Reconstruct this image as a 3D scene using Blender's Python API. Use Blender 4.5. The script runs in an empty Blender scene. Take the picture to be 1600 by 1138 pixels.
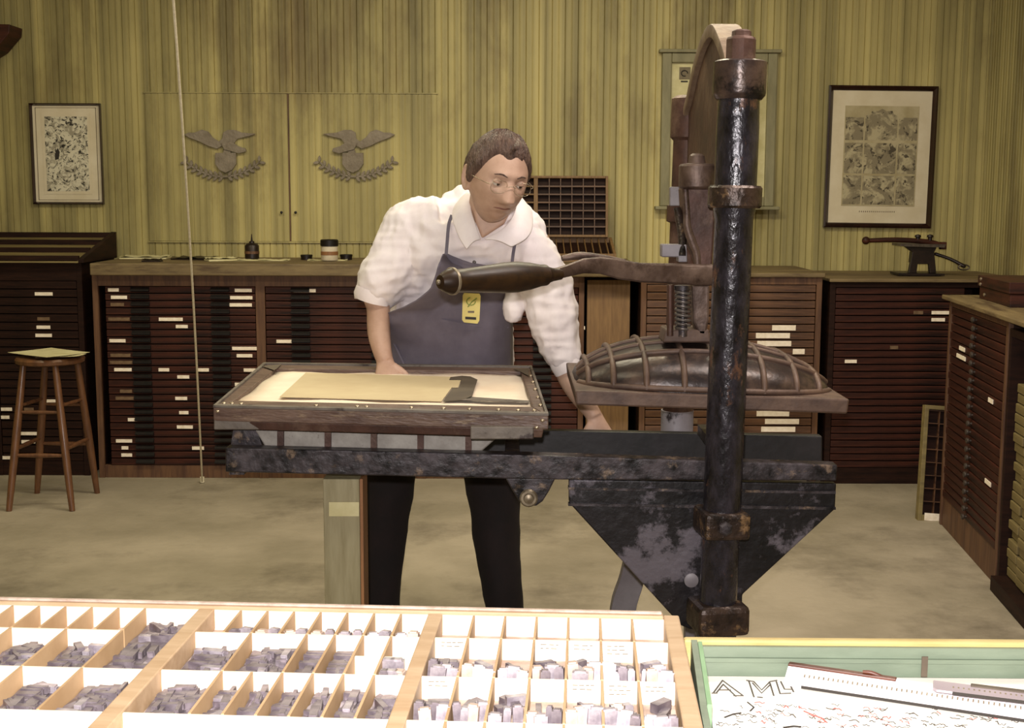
import bpy, bmesh, math, random
from mathutils import Vector, Matrix, noise, Euler
random.seed(7)
R = math.radians
scene = bpy.context.scene
COL = scene.collection
# ------------------------------------------------------------------ camera
F = 2000.0; CAMH = 1.55; TILT = 7.52; ROLL = 0.2
cam_d = bpy.data.cameras.new('camera'); cam = bpy.data.objects.new('camera', cam_d); COL.objects.link(cam)
cam_d.sensor_width = 36; cam_d.lens = F/1600*36; cam_d.clip_start = 0.02; cam_d.clip_end = 60
CM = Matrix.Rotation(R(90-TILT), 3, 'X') @ Matrix.Rotation(R(ROLL), 3, 'Z')
cam.matrix_world = Matrix.Translation((0, 0, CAMH)) @ CM.to_4x4()
scene.camera = cam
O = Vector((0, 0, CAMH))
def ray(px, py): return CM @ Vector(((px-800)/F, -(py-569)/F, -1))
def P(px, py, Y):                      # the point seen at that pixel, standing at distance Y
    d = ray(px, py); return O + d*(Y/d.y)
def PZ(px, py, Z):                     # the point seen at that pixel, at height Z
    d = ray(px, py); return O + d*((Z-CAMH)/d.z)
def PX(px, py, X):
    d = ray(px, py); return O + d*(X/d.x)
# ------------------------------------------------------------------ materials
def srgb(h):
    if isinstance(h, str):
        h = h.lstrip('#'); c = [int(h[i:i+2], 16)/255 for i in (0, 2, 4)]
    else: c = h
    return tuple(x/12.92 if x <= .04045 else ((x+.055)/1.055)**2.4 for x in c) + (1,)
def mat(name, c1, c2=None, scale=8, rough=.6, metal=0, bump=0, bscale=None, stretch=(1, 1, 1), spec=.5,
        c3=None, s3=3, lo=.35, hi=.65, detail=6, roughvar=0, coat=0, lo3=.5, hi3=.62, sheen=0):
    m = bpy.data.materials.new(name); m.use_nodes = True
    nt = m.node_tree; N = nt.nodes; L = nt.links; b = N['Principled BSDF']
    b.inputs['Roughness'].default_value = rough; b.inputs['Metallic'].default_value = metal
    b.inputs['Specular IOR Level'].default_value = spec
    b.inputs['Coat Weight'].default_value = coat; b.inputs['Coat Roughness'].default_value = .15
    b.inputs['Base Color'].default_value = srgb(c1)
    tc = N.new('ShaderNodeTexCoord'); mp = N.new('ShaderNodeMapping'); mp.inputs['Scale'].default_value = stretch
    L.new(tc.outputs['Object'], mp.inputs['Vector'])
    col = None
    if c2:
        n = N.new('ShaderNodeTexNoise'); n.inputs['Scale'].default_value = scale; n.inputs['Detail'].default_value = detail
        n.inputs['Roughness'].default_value = .62
        L.new(mp.outputs[0], n.inputs['Vector'])
        r = N.new('ShaderNodeValToRGB'); r.color_ramp.elements[0].position = lo; r.color_ramp.elements[1].position = hi
        r.color_ramp.elements[0].color = srgb(c1); r.color_ramp.elements[1].color = srgb(c2)
        L.new(n.outputs['Fac'], r.inputs['Fac']); col = r.outputs[0]
        if roughvar:
            mr = N.new('ShaderNodeMapRange'); mr.inputs['From Min'].default_value = .3; mr.inputs['From Max'].default_value = .7
            mr.inputs['To Min'].default_value = rough-roughvar; mr.inputs['To Max'].default_value = rough+roughvar
            L.new(n.outputs['Fac'], mr.inputs['Value']); L.new(mr.outputs[0], b.inputs['Roughness'])
        if c3:
            n3 = N.new('ShaderNodeTexNoise'); n3.inputs['Scale'].default_value = s3; n3.inputs['Detail'].default_value = 8
            n3.inputs['Roughness'].default_value = .7
            L.new(mp.outputs[0], n3.inputs['Vector'])
            r3 = N.new('ShaderNodeValToRGB'); r3.color_ramp.elements[0].position = lo3; r3.color_ramp.elements[1].position = hi3
            L.new(n3.outputs['Fac'], r3.inputs['Fac'])
            mx = N.new('ShaderNodeMixRGB'); L.new(r3.outputs[0], mx.inputs[0]); L.new(col, mx.inputs[1]); mx.inputs[2].default_value = srgb(c3)
            col = mx.outputs[0]
        L.new(col, b.inputs['Base Color'])
    if bump:
        nb = N.new('ShaderNodeTexNoise'); nb.inputs['Scale'].default_value = bscale or scale; nb.inputs['Detail'].default_value = 8
        L.new(mp.outputs[0], nb.inputs['Vector'])
        bp = N.new('ShaderNodeBump'); bp.inputs['Strength'].default_value = bump; bp.inputs['Distance'].default_value = .01
        L.new(nb.outputs['Fac'], bp.inputs['Height']); L.new(bp.outputs[0], b.inputs['Normal'])
    return m
M = {}
M['wall'] = mat('beadboard_paint', '#b3a56c', '#968a58', 2.2, .55, bump=.15, bscale=60, stretch=(1, 1, .35), c3='#6f5a38', s3=1.1, lo3=.52, hi3=.75)
def streak(m, sx, lo, hi, amt):
    nt = m.node_tree; N = nt.nodes; L = nt.links; b = N['Principled BSDF']; src = b.inputs['Base Color'].links[0].from_socket
    tc = N.new('ShaderNodeTexCoord'); mp = N.new('ShaderNodeMapping'); mp.inputs['Scale'].default_value = (sx, sx, .12)
    n = N.new('ShaderNodeTexNoise'); n.inputs['Scale'].default_value = 1; n.inputs['Detail'].default_value = 3
    L.new(tc.outputs['Object'], mp.inputs['Vector']); L.new(mp.outputs[0], n.inputs['Vector'])
    r = N.new('ShaderNodeMapRange'); r.inputs['From Min'].default_value = .32; r.inputs['From Max'].default_value = .68; r.inputs['To Min'].default_value = lo; r.inputs['To Max'].default_value = hi
    L.new(n.outputs['Fac'], r.inputs['Value'])
    mx = N.new('ShaderNodeMixRGB'); mx.blend_type = 'MULTIPLY'; mx.inputs[0].default_value = amt; L.new(src, mx.inputs[1]); L.new(r.outputs[0], mx.inputs[2]); L.new(mx.outputs[0], b.inputs['Base Color'])
streak(M['wall'], 19, .66, 1.25, 1)
M['wallgreen'] = mat('cupboard_paint', '#a69a5e', '#87803f', 3.0, .55, bump=.15, bscale=60, stretch=(1, 1, .35))
M['floor'] = mat('concrete', '#a79a86', '#8b806c', 1.5, .75, bump=.25, bscale=30, c3='#564c3c', s3=.8, lo3=.5, hi3=.72)
M['dwood'] = mat('dark_case_wood', '#2e1a12', '#1b0e0a', 5, .6, spec=.15, bump=.1, bscale=40, stretch=(1, 1, 9))
M['drawer'] = mat('drawer_wood', '#4a261b', '#1f100c', 3, .5, spec=.22, bump=.1, bscale=40, stretch=(1, 1, 12))
M['drawer2'] = mat('drawer_wood_light', '#6b4930', '#412818', 4, .5, bump=.1, bscale=40, stretch=(1, 1, 12))
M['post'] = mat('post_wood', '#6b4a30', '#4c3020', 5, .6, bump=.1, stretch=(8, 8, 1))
M['worktop'] = mat('worktop_wood', '#7d6a48', '#5f4e34', 4, .6, bump=.15, stretch=(1, 6, 6), c3='#4e3a26', s3=2)
M['plank'] = mat('plain_plank', '#86663f', '#6b4e30', 5, .6, bump=.1, stretch=(12, 12, 1))
M['slope'] = mat('slope_wood', '#86764a', '#6b5c38', 4, .6, stretch=(1, 8, 8), bump=.1)
M['card'] = mat('card_paper', '#fbeedd', '#e6d6be', 40, .8)
M['carddim'] = mat('old_card', '#7a6148', '#5d4630', 40, .8)
M['pull'] = mat('pull_iron', '#1a1210', '#0f0b0a', 30, .5, .3)
M['knob'] = mat('grey_knob', '#6a6058', '#4a4038', 30, .4, .6)
M['black'] = mat('recess_black', '#0d0907', None, rough=.9)
M['iron'] = mat('black_iron', '#141214', '#4a4246', 20, .42, .25, bump=.4, bscale=30, c3='#7d6a5a', s3=16, lo3=.56, hi3=.66, roughvar=.15)
M['column'] = mat('glossy_black_paint', '#18161a', '#35313a', 25, .22, .25, spec=.7, bump=.4, bscale=42, c3='#6a4c3e', s3=12, lo3=.57, hi3=.65, roughvar=.08, stretch=(1.3, 1.3, .7))
M['rust'] = mat('rusted_iron', '#553a30', '#32201a', 12, .55, .35, bump=.3, bscale=30, c3='#7d6252', s3=6, lo3=.5, hi3=.7)
M['worn'] = mat('worn_iron', '#6d5a50', '#4d3b32', 16, .5, .35, bump=.3, bscale=40, c3='#35241e', s3=9, lo3=.5, hi3=.64)
M['collar'] = mat('collar_iron', '#4a3a32', '#1c1614', 22, .35, .4, bump=.5, bscale=45, c3='#8a6e50', s3=16, lo3=.55, hi3=.65)
M['platen'] = mat('platen_iron', '#3c302c', '#272020', 10, .34, .3, bump=.25, bscale=25, c3='#54433a', s3=8)
M['platenrib'] = mat('platen_rib', '#665043', '#4a3830', 14, .55, .2, bump=.2, bscale=30)
M['steel'] = mat('bare_steel', '#77706c', '#59504c', 20, .4, .5, bump=.2, bscale=30, c3='#2a2220', s3=18, lo3=.6, hi3=.66)
M['greyiron'] = mat('grey_painted_iron', '#8a858a', '#70696e', 6, .5, .1, bump=.15, bscale=20, c3='#2a2426', s3=7, lo3=.62, hi3=.68)
M['brass'] = mat('brass', '#a3957e', '#6e6250', 30, .42, .6)
M['handle'] = mat('turned_handle_wood', '#33200f', '#1f1209', 6, .42, bump=.05, stretch=(1, 8, 8), coat=.03, spec=.35)
M['bedwood'] = mat('tympan_wood', '#6c564a', '#4f3a32', 8, .45, bump=.3, bscale=30, stretch=(1, 6, 6), c3='#8a7660', s3=14, lo3=.55, hi3=.7)
M['bedgrey'] = mat('coffin_iron', '#746b62', '#5d544c', 12, .55, .2, bump=.3, bscale=24, c3='#332622', s3=12, lo3=.58, hi3=.64)
M['sheet'] = mat('tympan_sheet', '#f3e4cf', '#e9d2bb', 5, .7, bump=.1, bscale=8)
M['tansheet'] = mat('tan_packing', '#c9b893', '#bda985', 5, .75, bump=.1, bscale=8)
M['tape'] = mat('dark_tape', '#5b4f40', '#4a3f33', 10, .7)
M['postgreen'] = mat('pale_post', '#9b9272', '#857b5a', 5, .65, bump=.1, stretch=(8, 8, 1))
M['orangewood'] = mat('orange_edge', '#9a6b42', '#7c5232', 8, .6, stretch=(8, 8, 1))
M['paper'] = mat('white_paper', '#f4efe6', '#ebe4d8', 10, .8)
M['oldpaper'] = mat('old_paper', '#d8cfa4', '#c2b888', 10, .85)
M['matboard'] = mat('mat_board', '#d9cdb4', '#cdbfa2', 6, .85)
M['printpaper'] = mat('engraving_paper', '#b9ac8c', '#a2946f', 9, .85)
M['ink'] = mat('black_ink', '#2a241e', None, rough=.7)
M['inkgrey'] = mat('grey_ink', '#6e6250', '#837760', 40, .8)
M['inkred'] = mat('red_ink', '#b8605a', None, rough=.7)
M['frame'] = mat('dark_frame_wood', '#2c1412', '#1c0c0b', 10, .22, coat=.5)
M['greenframe'] = mat('green_frame_paint', '#8d8666', '#7a7456', 5, .6, stretch=(4, 4, 1))
M['eagle'] = mat('pewter_plaque', '#8c8070', '#766a5a', 14, .6, .2, bump=.4, bscale=60)
M['cord'] = mat('white_cord', '#e2d8be', '#d0c4a6', 60, .8)
M['stool'] = mat('stool_wood', '#70492c', '#543420', 8, .45, bump=.1, stretch=(6, 6, 1), coat=.2)
M['divwood_shaded'] = mat('divider_wood_shaded', '#b79872', '#a5855f', 10, .65, bump=.05)  # column dividers: shade of their side faces put into a darker tan
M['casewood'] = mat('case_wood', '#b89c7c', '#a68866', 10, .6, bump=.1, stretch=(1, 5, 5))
M['caseback'] = mat('case_divider_wood', '#efe3d2', '#e4d3bc', 8, .65, bump=.05)
M['lead'] = mat('type_metal', '#8a8084', '#665c62', 60, .4, .45)
M['leadlight'] = mat('bright_type_metal', '#b5adb2', '#857c84', 60, .35, .4)
M['typewood'] = mat('type_block_wood', '#c6b2a4', '#a48c7c', 40, .6)
M['traygreen'] = mat('tray_green', '#737f6c', '#64705e', 8, .5, stretch=(1, 4, 4), bump=.1)
M['traybright'] = mat('bright_green_edge', '#6b8f66', '#7fa37a', 8, .5)
M['trayrim'] = mat('tray_rim_wood', '#c0ac72', '#a99259', 8, .6, stretch=(1, 6, 6), bump=.1)
M['glass'] = mat('rule_plastic', '#e9e6e8', '#dcd6da', 8, .25)
M['rulerdim'] = mat('rule_plastic_dim', '#b3a7ab', '#a1949a', 8, .3)
M['brown'] = mat('rule_wood', '#6a3c28', '#4a2416', 8, .45, stretch=(1, 6, 6))
M['skin'] = mat('skin', '#bd9c88', '#ab8975', 14, .48, bump=.06, bscale=90, spec=.4)
M['lip'] = mat('lip', '#7c5044', None, rough=.5)
M['hair'] = mat('hair', '#6b5346', '#3f2c25', 30, .5, bump=.8, bscale=90, stretch=(4, 1, 1))
M['shirt'] = mat('white_shirt', '#efe6e6', '#e4d9da', 12, .85, bump=.5, bscale=9, stretch=(1, 1, .6))
M['cap'] = mat('cap_iron', '#5a483f', '#2b2326', 14, .3, .3, bump=.35, bscale=30, c3='#1a1618', s3=8, lo3=.52, hi3=.6)
M['apron'] = mat('grey_apron', '#736c78', '#655e6a', 9, .85, bump=.25, bscale=18)
M['trousers'] = mat('black_trousers', '#1c1010', '#120a0a', 12, .9, bump=.2, bscale=20)
M['shoe'] = mat('black_shoe', '#14100f', None, rough=.35)
M['badge'] = mat('yellow_badge', '#d9c873', '#cdbb66', 20, .5)
M['wire'] = mat('spectacle_wire', '#b8a890', None, rough=.3, metal=.8)
M['eye'] = mat('eye_white', '#d8cfc4', None, rough=.3)
M['iris'] = mat('iris', '#3a2c22', None, rough=.2)
M['tin'] = mat('dark_tin', '#2c1f1a', '#1a1210', 20, .4, .4)
M['pot'] = mat('white_jar', '#d8cbb4', '#c9baa0', 20, .5)
def glassmat():
    m = bpy.data.materials.new('lens_glass'); m.use_nodes = True; b = m.node_tree.nodes['Principled BSDF']
    nt = m.node_tree; tr = nt.nodes.new('ShaderNodeBsdfTransparent'); gs = nt.nodes.new('ShaderNodeBsdfGlossy'); gs.inputs['Roughness'].default_value = .03
    mx = nt.nodes.new('ShaderNodeMixShader'); mx.inputs[0].default_value = .07; nt.links.new(tr.outputs[0], mx.inputs[1]); nt.links.new(gs.outputs[0], mx.inputs[2])
    nt.links.new(mx.outputs[0], nt.nodes['Material Output'].inputs['Surface']); nt.nodes.remove(b)
    return m
M['lens'] = glassmat()
def engraving_mat(name, paper, mid, dark, sc, t0, t1):
    m = mat(name, paper, mid, sc, .85, detail=9, lo=t0-.08, hi=t0+.03, c3=dark, s3=sc*1.9, lo3=t1, hi3=t1+.03)
    nt = m.node_tree; mp = [n for n in nt.nodes if n.type == 'MAPPING'][0]; tc = [n for n in nt.nodes if n.type == 'TEX_COORD'][0]
    n = nt.nodes.new('ShaderNodeTexNoise'); n.inputs['Scale'].default_value = sc*.5; nt.links.new(tc.outputs['Object'], n.inputs['Vector'])
    v = nt.nodes.new('ShaderNodeVectorMath'); v.operation = 'SCALE'; v.inputs[3].default_value = .12; nt.links.new(n.outputs['Color'], v.inputs[0])
    a = nt.nodes.new('ShaderNodeVectorMath'); a.operation = 'ADD'; nt.links.new(tc.outputs['Object'], a.inputs[0]); nt.links.new(v.outputs[0], a.inputs[1]); nt.links.new(a.outputs[0], mp.inputs['Vector'])
    return m
M['engrave'] = engraving_mat('engraved_lines', '#b3a787', '#857a62', '#4d4436', 16, .5, .56)
M['doodle'] = engraving_mat('ink_doodles', '#d3cbb4', '#9a927e', '#2a2520', 26, .56, .54)
# ------------------------------------------------------------------ mesh helpers
OFF = {}
def catmull(pts, n=4):
    if len(pts) < 3: return [Vector(p) for p in pts]
    Q = [Vector(p) for p in pts]; Q = [Q[0]*2-Q[1]] + Q + [Q[-1]*2-Q[-2]]; out = []
    for i in range(1, len(Q)-2):
        for k in range(n):
            t = k/n; a, b, c, d = Q[i-1], Q[i], Q[i+1], Q[i+2]
            out.append(.5*((2*b)+(c-a)*t+(2*a-5*b+4*c-d)*t*t+(3*b-a-3*c+d)*t**3))
    out.append(Q[-2]); return out
class MB:
    def __init__(s): s.v = []; s.f = []
    def add(s, vs, fs):
        b = len(s.v); s.v += [Vector(v) for v in vs]; s.f += [tuple(b+i for i in f) for f in fs]; return s
    def box(s, lo, hi, T=None):
        x0, y0, z0 = lo; x1, y1, z1 = hi
        vs = [Vector(p) for p in ((x0,y0,z0),(x1,y0,z0),(x1,y1,z0),(x0,y1,z0),(x0,y0,z1),(x1,y0,z1),(x1,y1,z1),(x0,y1,z1))]
        if T is not None: vs = [T @ v for v in vs]
        return s.add(vs, [(0,3,2,1),(4,5,6,7),(0,1,5,4),(1,2,6,5),(2,3,7,6),(3,0,4,7)])
    def hexa(s, b4, t4):               # 4 bottom points, 4 top points, same winding (ccw from above)
        return s.add(list(b4)+list(t4), [(0,3,2,1),(4,5,6,7),(0,1,5,4),(1,2,6,5),(2,3,7,6),(3,0,4,7)])
    def cbox(s, c, sz, T=None):
        c = Vector(c); h = Vector(sz)/2; return s.box(c-h, c+h, T)
    def beam(s, a, b, w, h, up=(0, 0, 1)):
        a = Vector(a); b = Vector(b); d = (b-a); l = d.length; d.normalize(); up = Vector(up)
        x = d.cross(up).normalized(); z = x.cross(d)
        T = Matrix((( x.x, d.x, z.x, a.x), (x.y, d.y, z.y, a.y), (x.z, d.z, z.z, a.z), (0, 0, 0, 1)))
        return s.box((-w/2, 0, -h/2), (w/2, l, h/2), T)
    def loft(s, rings, cap=True, closed=False):
        n = len(rings[0]); b = len(s.v)
        for r in rings: s.v += [Vector(p) for p in r]
        m = len(rings)
        for i in range(m-1 if not closed else m):
            for j in range(n):
                k = (j+1) % n; i2 = (i+1) % m
                s.f.append((b+i*n+j, b+i*n+k, b+i2*n+k, b+i2*n+j))
        if cap and not closed:
            s.f.append(tuple(b+j for j in range(n-1, -1, -1))); s.f.append(tuple(b+(m-1)*n+j for j in range(n)))
        return s
    def tube(s, pts, r, seg=12, sm=0, asp=1.0, up=(0, 0, 1), cap=True, dome=False):
        rr = list(r) if isinstance(r, (list, tuple)) else [r]*len(pts)
        if sm:
            q = catmull(pts, sm); k = catmull([(x, 0, 0) for x in rr], sm) if len(rr) > 2 else None
            rr = [x.x for x in k] if k else [rr[0]]*len(q); pts = q
        pts = [Vector(p) for p in pts]
        if dome:
            d0 = (pts[0]-pts[1]).normalized(); d1 = (pts[-1]-pts[-2]).normalized(); a, b2 = rr[0], rr[-1]
            pts = [pts[0]+d0*a*.95, pts[0]+d0*a*.7] + pts + [pts[-1]+d1*b2*.7, pts[-1]+d1*b2*.95]
            rr = [a*.3, a*.72] + rr + [b2*.72, b2*.3]
        rings = []; N0 = None
        for i, p in enumerate(pts):
            d = (pts[min(i+1, len(pts)-1)]-pts[max(i-1, 0)]).normalized()
            if N0 is None:
                u = Vector(up)
                if abs(u.dot(d)) > .95: u = Vector((0, 1, 0))
                N0 = (u - d*u.dot(d)).normalized()
            else: N0 = (N0 - d*N0.dot(d)).normalized()
            B = d.cross(N0)
            rings.append([p + (N0*math.cos(a)*asp + B*math.sin(a))*rr[i] for a in [2*math.pi*j/seg for j in range(seg)]])
        return s.loft(rings, cap)
    def lathe(s, prof, a, b, seg=24):       # prof: (t, r) with t measured in metres from a towards b
        a = Vector(a); d = (Vector(b)-a).normalized()
        u = Vector((0, 0, 1)) if abs(d.z) < .9 else Vector((1, 0, 0))
        u = (u-d*u.dot(d)).normalized(); w = d.cross(u)
        rings = [[a+d*t+(u*math.cos(q)+w*math.sin(q))*max(r, 1e-4) for q in [2*math.pi*j/seg for j in range(seg)]] for t, r in prof]
        return s.loft(rings)
    def sphere(s, c, r, seg=16, rings=10, T=None):
        c = Vector(c); r = Vector((r, r, r)) if isinstance(r, (int, float)) else Vector(r); R_ = []
        for i in range(rings+1):
            ph = -math.pi/2 + math.pi*i/rings; ph = max(min(ph, 1.54), -1.54)
            R_.append([c+Vector((r.x*math.cos(ph)*math.cos(t), r.y*math.cos(ph)*math.sin(t), r.z*math.sin(ph))) for t in [2*math.pi*j/seg for j in range(seg)]])
        if T is not None: R_ = [[T @ p for p in q] for q in R_]
        return s.loft(R_)
    def prism(s, poly, dvec):               # flat polygon swept by a vector
        poly = [Vector(p) for p in poly]; dvec = Vector(dvec); n = len(poly); b = len(s.v)
        s.v += poly + [p+dvec for p in poly]
        s.f.append(tuple(b+j for j in range(n-1, -1, -1))); s.f.append(tuple(b+n+j for j in range(n)))
        for j in range(n): k = (j+1) % n; s.f.append((b+j, b+k, b+n+k, b+n+j))
        return s
    def grid(s, G, thick=None, flip=False):
        h = len(G); w = len(G[0]); b = len(s.v)
        for r in G: s.v += [Vector(p) for p in r]
        for i in range(h-1):
            for j in range(w-1):
                q = (b+i*w+j, b+i*w+j+1, b+(i+1)*w+j+1, b+(i+1)*w+j); s.f.append(q[::-1] if flip else q)
        return s
    def build(s, name, m, parent=None, smooth=None, bevel=0, label=None, solid=0, subsurf=0):
        off = OFF.get(parent.name, Vector((0, 0, 0))) if parent else Vector((0, 0, 0))
        me = bpy.data.meshes.new(name); me.from_pydata([v-off for v in s.v], [], s.f)
        bm = bmesh.new(); bm.from_mesh(me)
        if not solid: bmesh.ops.recalc_face_normals(bm, faces=bm.faces)
        if bevel: bmesh.ops.bevel(bm, geom=[e for e in bm.edges if len(e.link_faces) == 2 and e.calc_face_angle(0) > .6], offset=bevel, segments=2, profile=.5, affect='EDGES', clamp_overlap=True)
        if smooth is not None:
            for f in bm.faces: f.smooth = True
            for e in bm.edges:
                if len(e.link_faces) == 2 and e.calc_face_angle(0) > R(smooth): e.smooth = False
        bm.to_mesh(me); bm.free(); me.materials.append(M[m] if isinstance(m, str) else m)
        o = bpy.data.objects.new(name, me); COL.objects.link(o)
        if parent: o.parent = parent; OFF[o.name] = off
        if solid:
            q = o.modifiers.new('t', 'SOLIDIFY'); q.thickness = solid; q.offset = 0
        if subsurf:
            q = o.modifiers.new('s', 'SUBSURF'); q.levels = subsurf; q.render_levels = subsurf
        if label: o['label'] = label
        return o
def tag(o, label=None, cat=None, group=None, kind=None):
    if label: o['label'] = label
    if cat: o['category'] = cat
    if group: o['group'] = group
    if kind: o['kind'] = kind
    return o
def thing(name, loc, label, cat, group=None, rotz=0, local=False):
    o = bpy.data.objects.new(name, None); COL.objects.link(o); o.location = loc; o.rotation_euler = (0, 0, rotz)
    o.empty_display_size = .1
    OFF[o.name] = Vector((0, 0, 0)) if local else Vector(loc)
    return tag(o, label, cat, group)
def dup(o, parent=None, loc=None):
    c = o.copy(); COL.objects.link(c)
    if parent: c.parent = parent
    if loc is not None: c.location = loc
    for ch in o.children: dup(ch, c)
    OFF[c.name] = OFF.get(o.name, Vector((0, 0, 0)))
    return c
def baked(o):                               # apply the modifiers of a freshly built object
    bpy.context.view_layer.update()
    dg = bpy.context.evaluated_depsgraph_get()
    me = bpy.data.meshes.new_from_object(o.evaluated_get(dg)); o.modifiers.clear(); o.data = me; return o
def remesh(o, vox, it=6, fac=.5):
    m = o.modifiers.new('r', 'REMESH'); m.mode = 'VOXEL'; m.voxel_size = vox; m.use_smooth_shade = True
    if it:
        s_ = o.modifiers.new('s', 'SMOOTH'); s_.iterations = it; s_.factor = fac
    baked(o)
    for p in o.data.polygons: p.use_smooth = True
    return o
# ------------------------------------------------------------------ the room
YW = 7.55                                   # back wall
XR = PX(1547, 10, 2.0).x                    # placeholder, replaced below
corner = P(1538, 250, YW); XR = corner.x + .01
XL = -3.9; CE = 3.3; YB = -1.4
def boards(mb, x0, x1, z0, z1, yf, T=None, w=.075, t=.012):
    # profile across the boards: V joint + centre bead
    prof = []
    x = x0
    while x < x1-1e-6:
        e = min(x+w, x1)
        prof += [(x, .006), (x+.0035, 0)]
        c = x+w*.5
        if c+.004 < e: prof += [(c-.0045, 0), (c-.0015, .004), (c+.0015, .004), (c+.0045, 0)]
        prof += [(e-.0035, 0)]
        x = e
    prof.append((x1, .006))
    G = []
    for z in (z0, z1):
        row = [Vector((a, yf+b, z)) for a, b in prof]
        if T is not None: row = [T @ p for p in row]
        G.append(row)
    mb.grid(G)
    b4 = [(x0, yf+t, z0), (x1, yf+t, z0), (x1, yf+t+.03, z0), (x0, yf+t+.03, z0)]
    t4 = [(a, b, z1) for a, b, c in b4]
    if T is not None: b4 = [T @ Vector(p) for p in b4]; t4 = [T @ Vector(p) for p in t4]
    mb.hexa(b4, t4)
mb = MB(); boards(mb, XL, XR, 0, CE, YW)
tag(mb.build('wall_back', 'wall'), kind='structure')
T = Matrix.Translation((XR, 0, 0)) @ Matrix.Rotation(R(-90), 4, 'Z')
mb = MB(); boards(mb, -YW, -YB, 0, CE, 0, T)
tag(mb.build('wall_right', 'wall'), kind='structure')
mb = MB(); mb.box((XL-.05, YB, 0), (XL, YW, CE)); tag(mb.build('wall_left', 'wall'), kind='structure')
mb = MB(); mb.box((XL-.05, YB, -.08), (XR+.06, YW+.06, 0)); tag(mb.build('floor', 'floor'), kind='structure')
mb = MB(); mb.box((XL-.05, YB, CE), (XR+.06, YW+.06, CE+.05)); tag(mb.build('ceiling', 'wall'), kind='structure')
mb = MB(); mb.box((XR-.012, YW-.012, 0), (XR, YW, CE)); tag(mb.build('trim_1', 'wall'), kind='structure')
# cupboard doors let into the wall
def wallz(py, px=450): return P(px, py, YW).z
zt, zb = wallz(147), wallz(377)
xa, xm, xb = P(230, 250, YW).x, P(452, 250, YW).x, P(683, 250, YW).x
for i, (q0, q1) in enumerate(((xa, xm-.004), (xm+.004, xb))):
    mb = MB(); boards(mb, q0, q1, zb, zt, YW-.009, t=.003)
    d = tag(mb.build('door_%d' % (i+1), 'wall'), kind='structure')
    kx = P(441 if i == 0 else 463, 332, YW).x; kz = wallz(332)
    k = MB(); k.lathe([(0, .004), (.01, .004), (.013, .008), (.02, .008), (.023, .003)], (kx, YW-.009, kz), (kx, YW-1, kz), 12); k.build('door_knob', 'pull', d, 40)
mb = MB(); mb.box((xa-.006, YW-.013, zt+.002), (xb+.006, YW-.002, zt+.009)); mb.box((xa-.006, YW-.013, zb-.009), (xb+.006, YW-.002, zb-.002))
tag(mb.build('trim_2', 'wall'), kind='structure')
mb = MB(); mb.box((xm-.003, YW-.012, zb), (xm+.003, YW-.001, zt)); tag(mb.build('seam_shade_strip', 'post'), kind='structure')  # dark strip added along the door seam, stands in for its shade
# small dark bracket at the upper left of the wall
a = P(0, 36, YW-.1); mb = MB(); p = P(-30, 34, YW-.16)
mb.prism([P(-60, 36, YW-.2), P(15, 38, YW-.2), P(14, 52, YW-.2), P(-8, 78, YW-.2), P(-60, 110, YW-.2)], (0, .19, 0))
tag(mb.build('wall_bracket', 'drawer', bevel=.004), 'dark wooden bracket high on the wall at the upper left', 'bracket')
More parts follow.
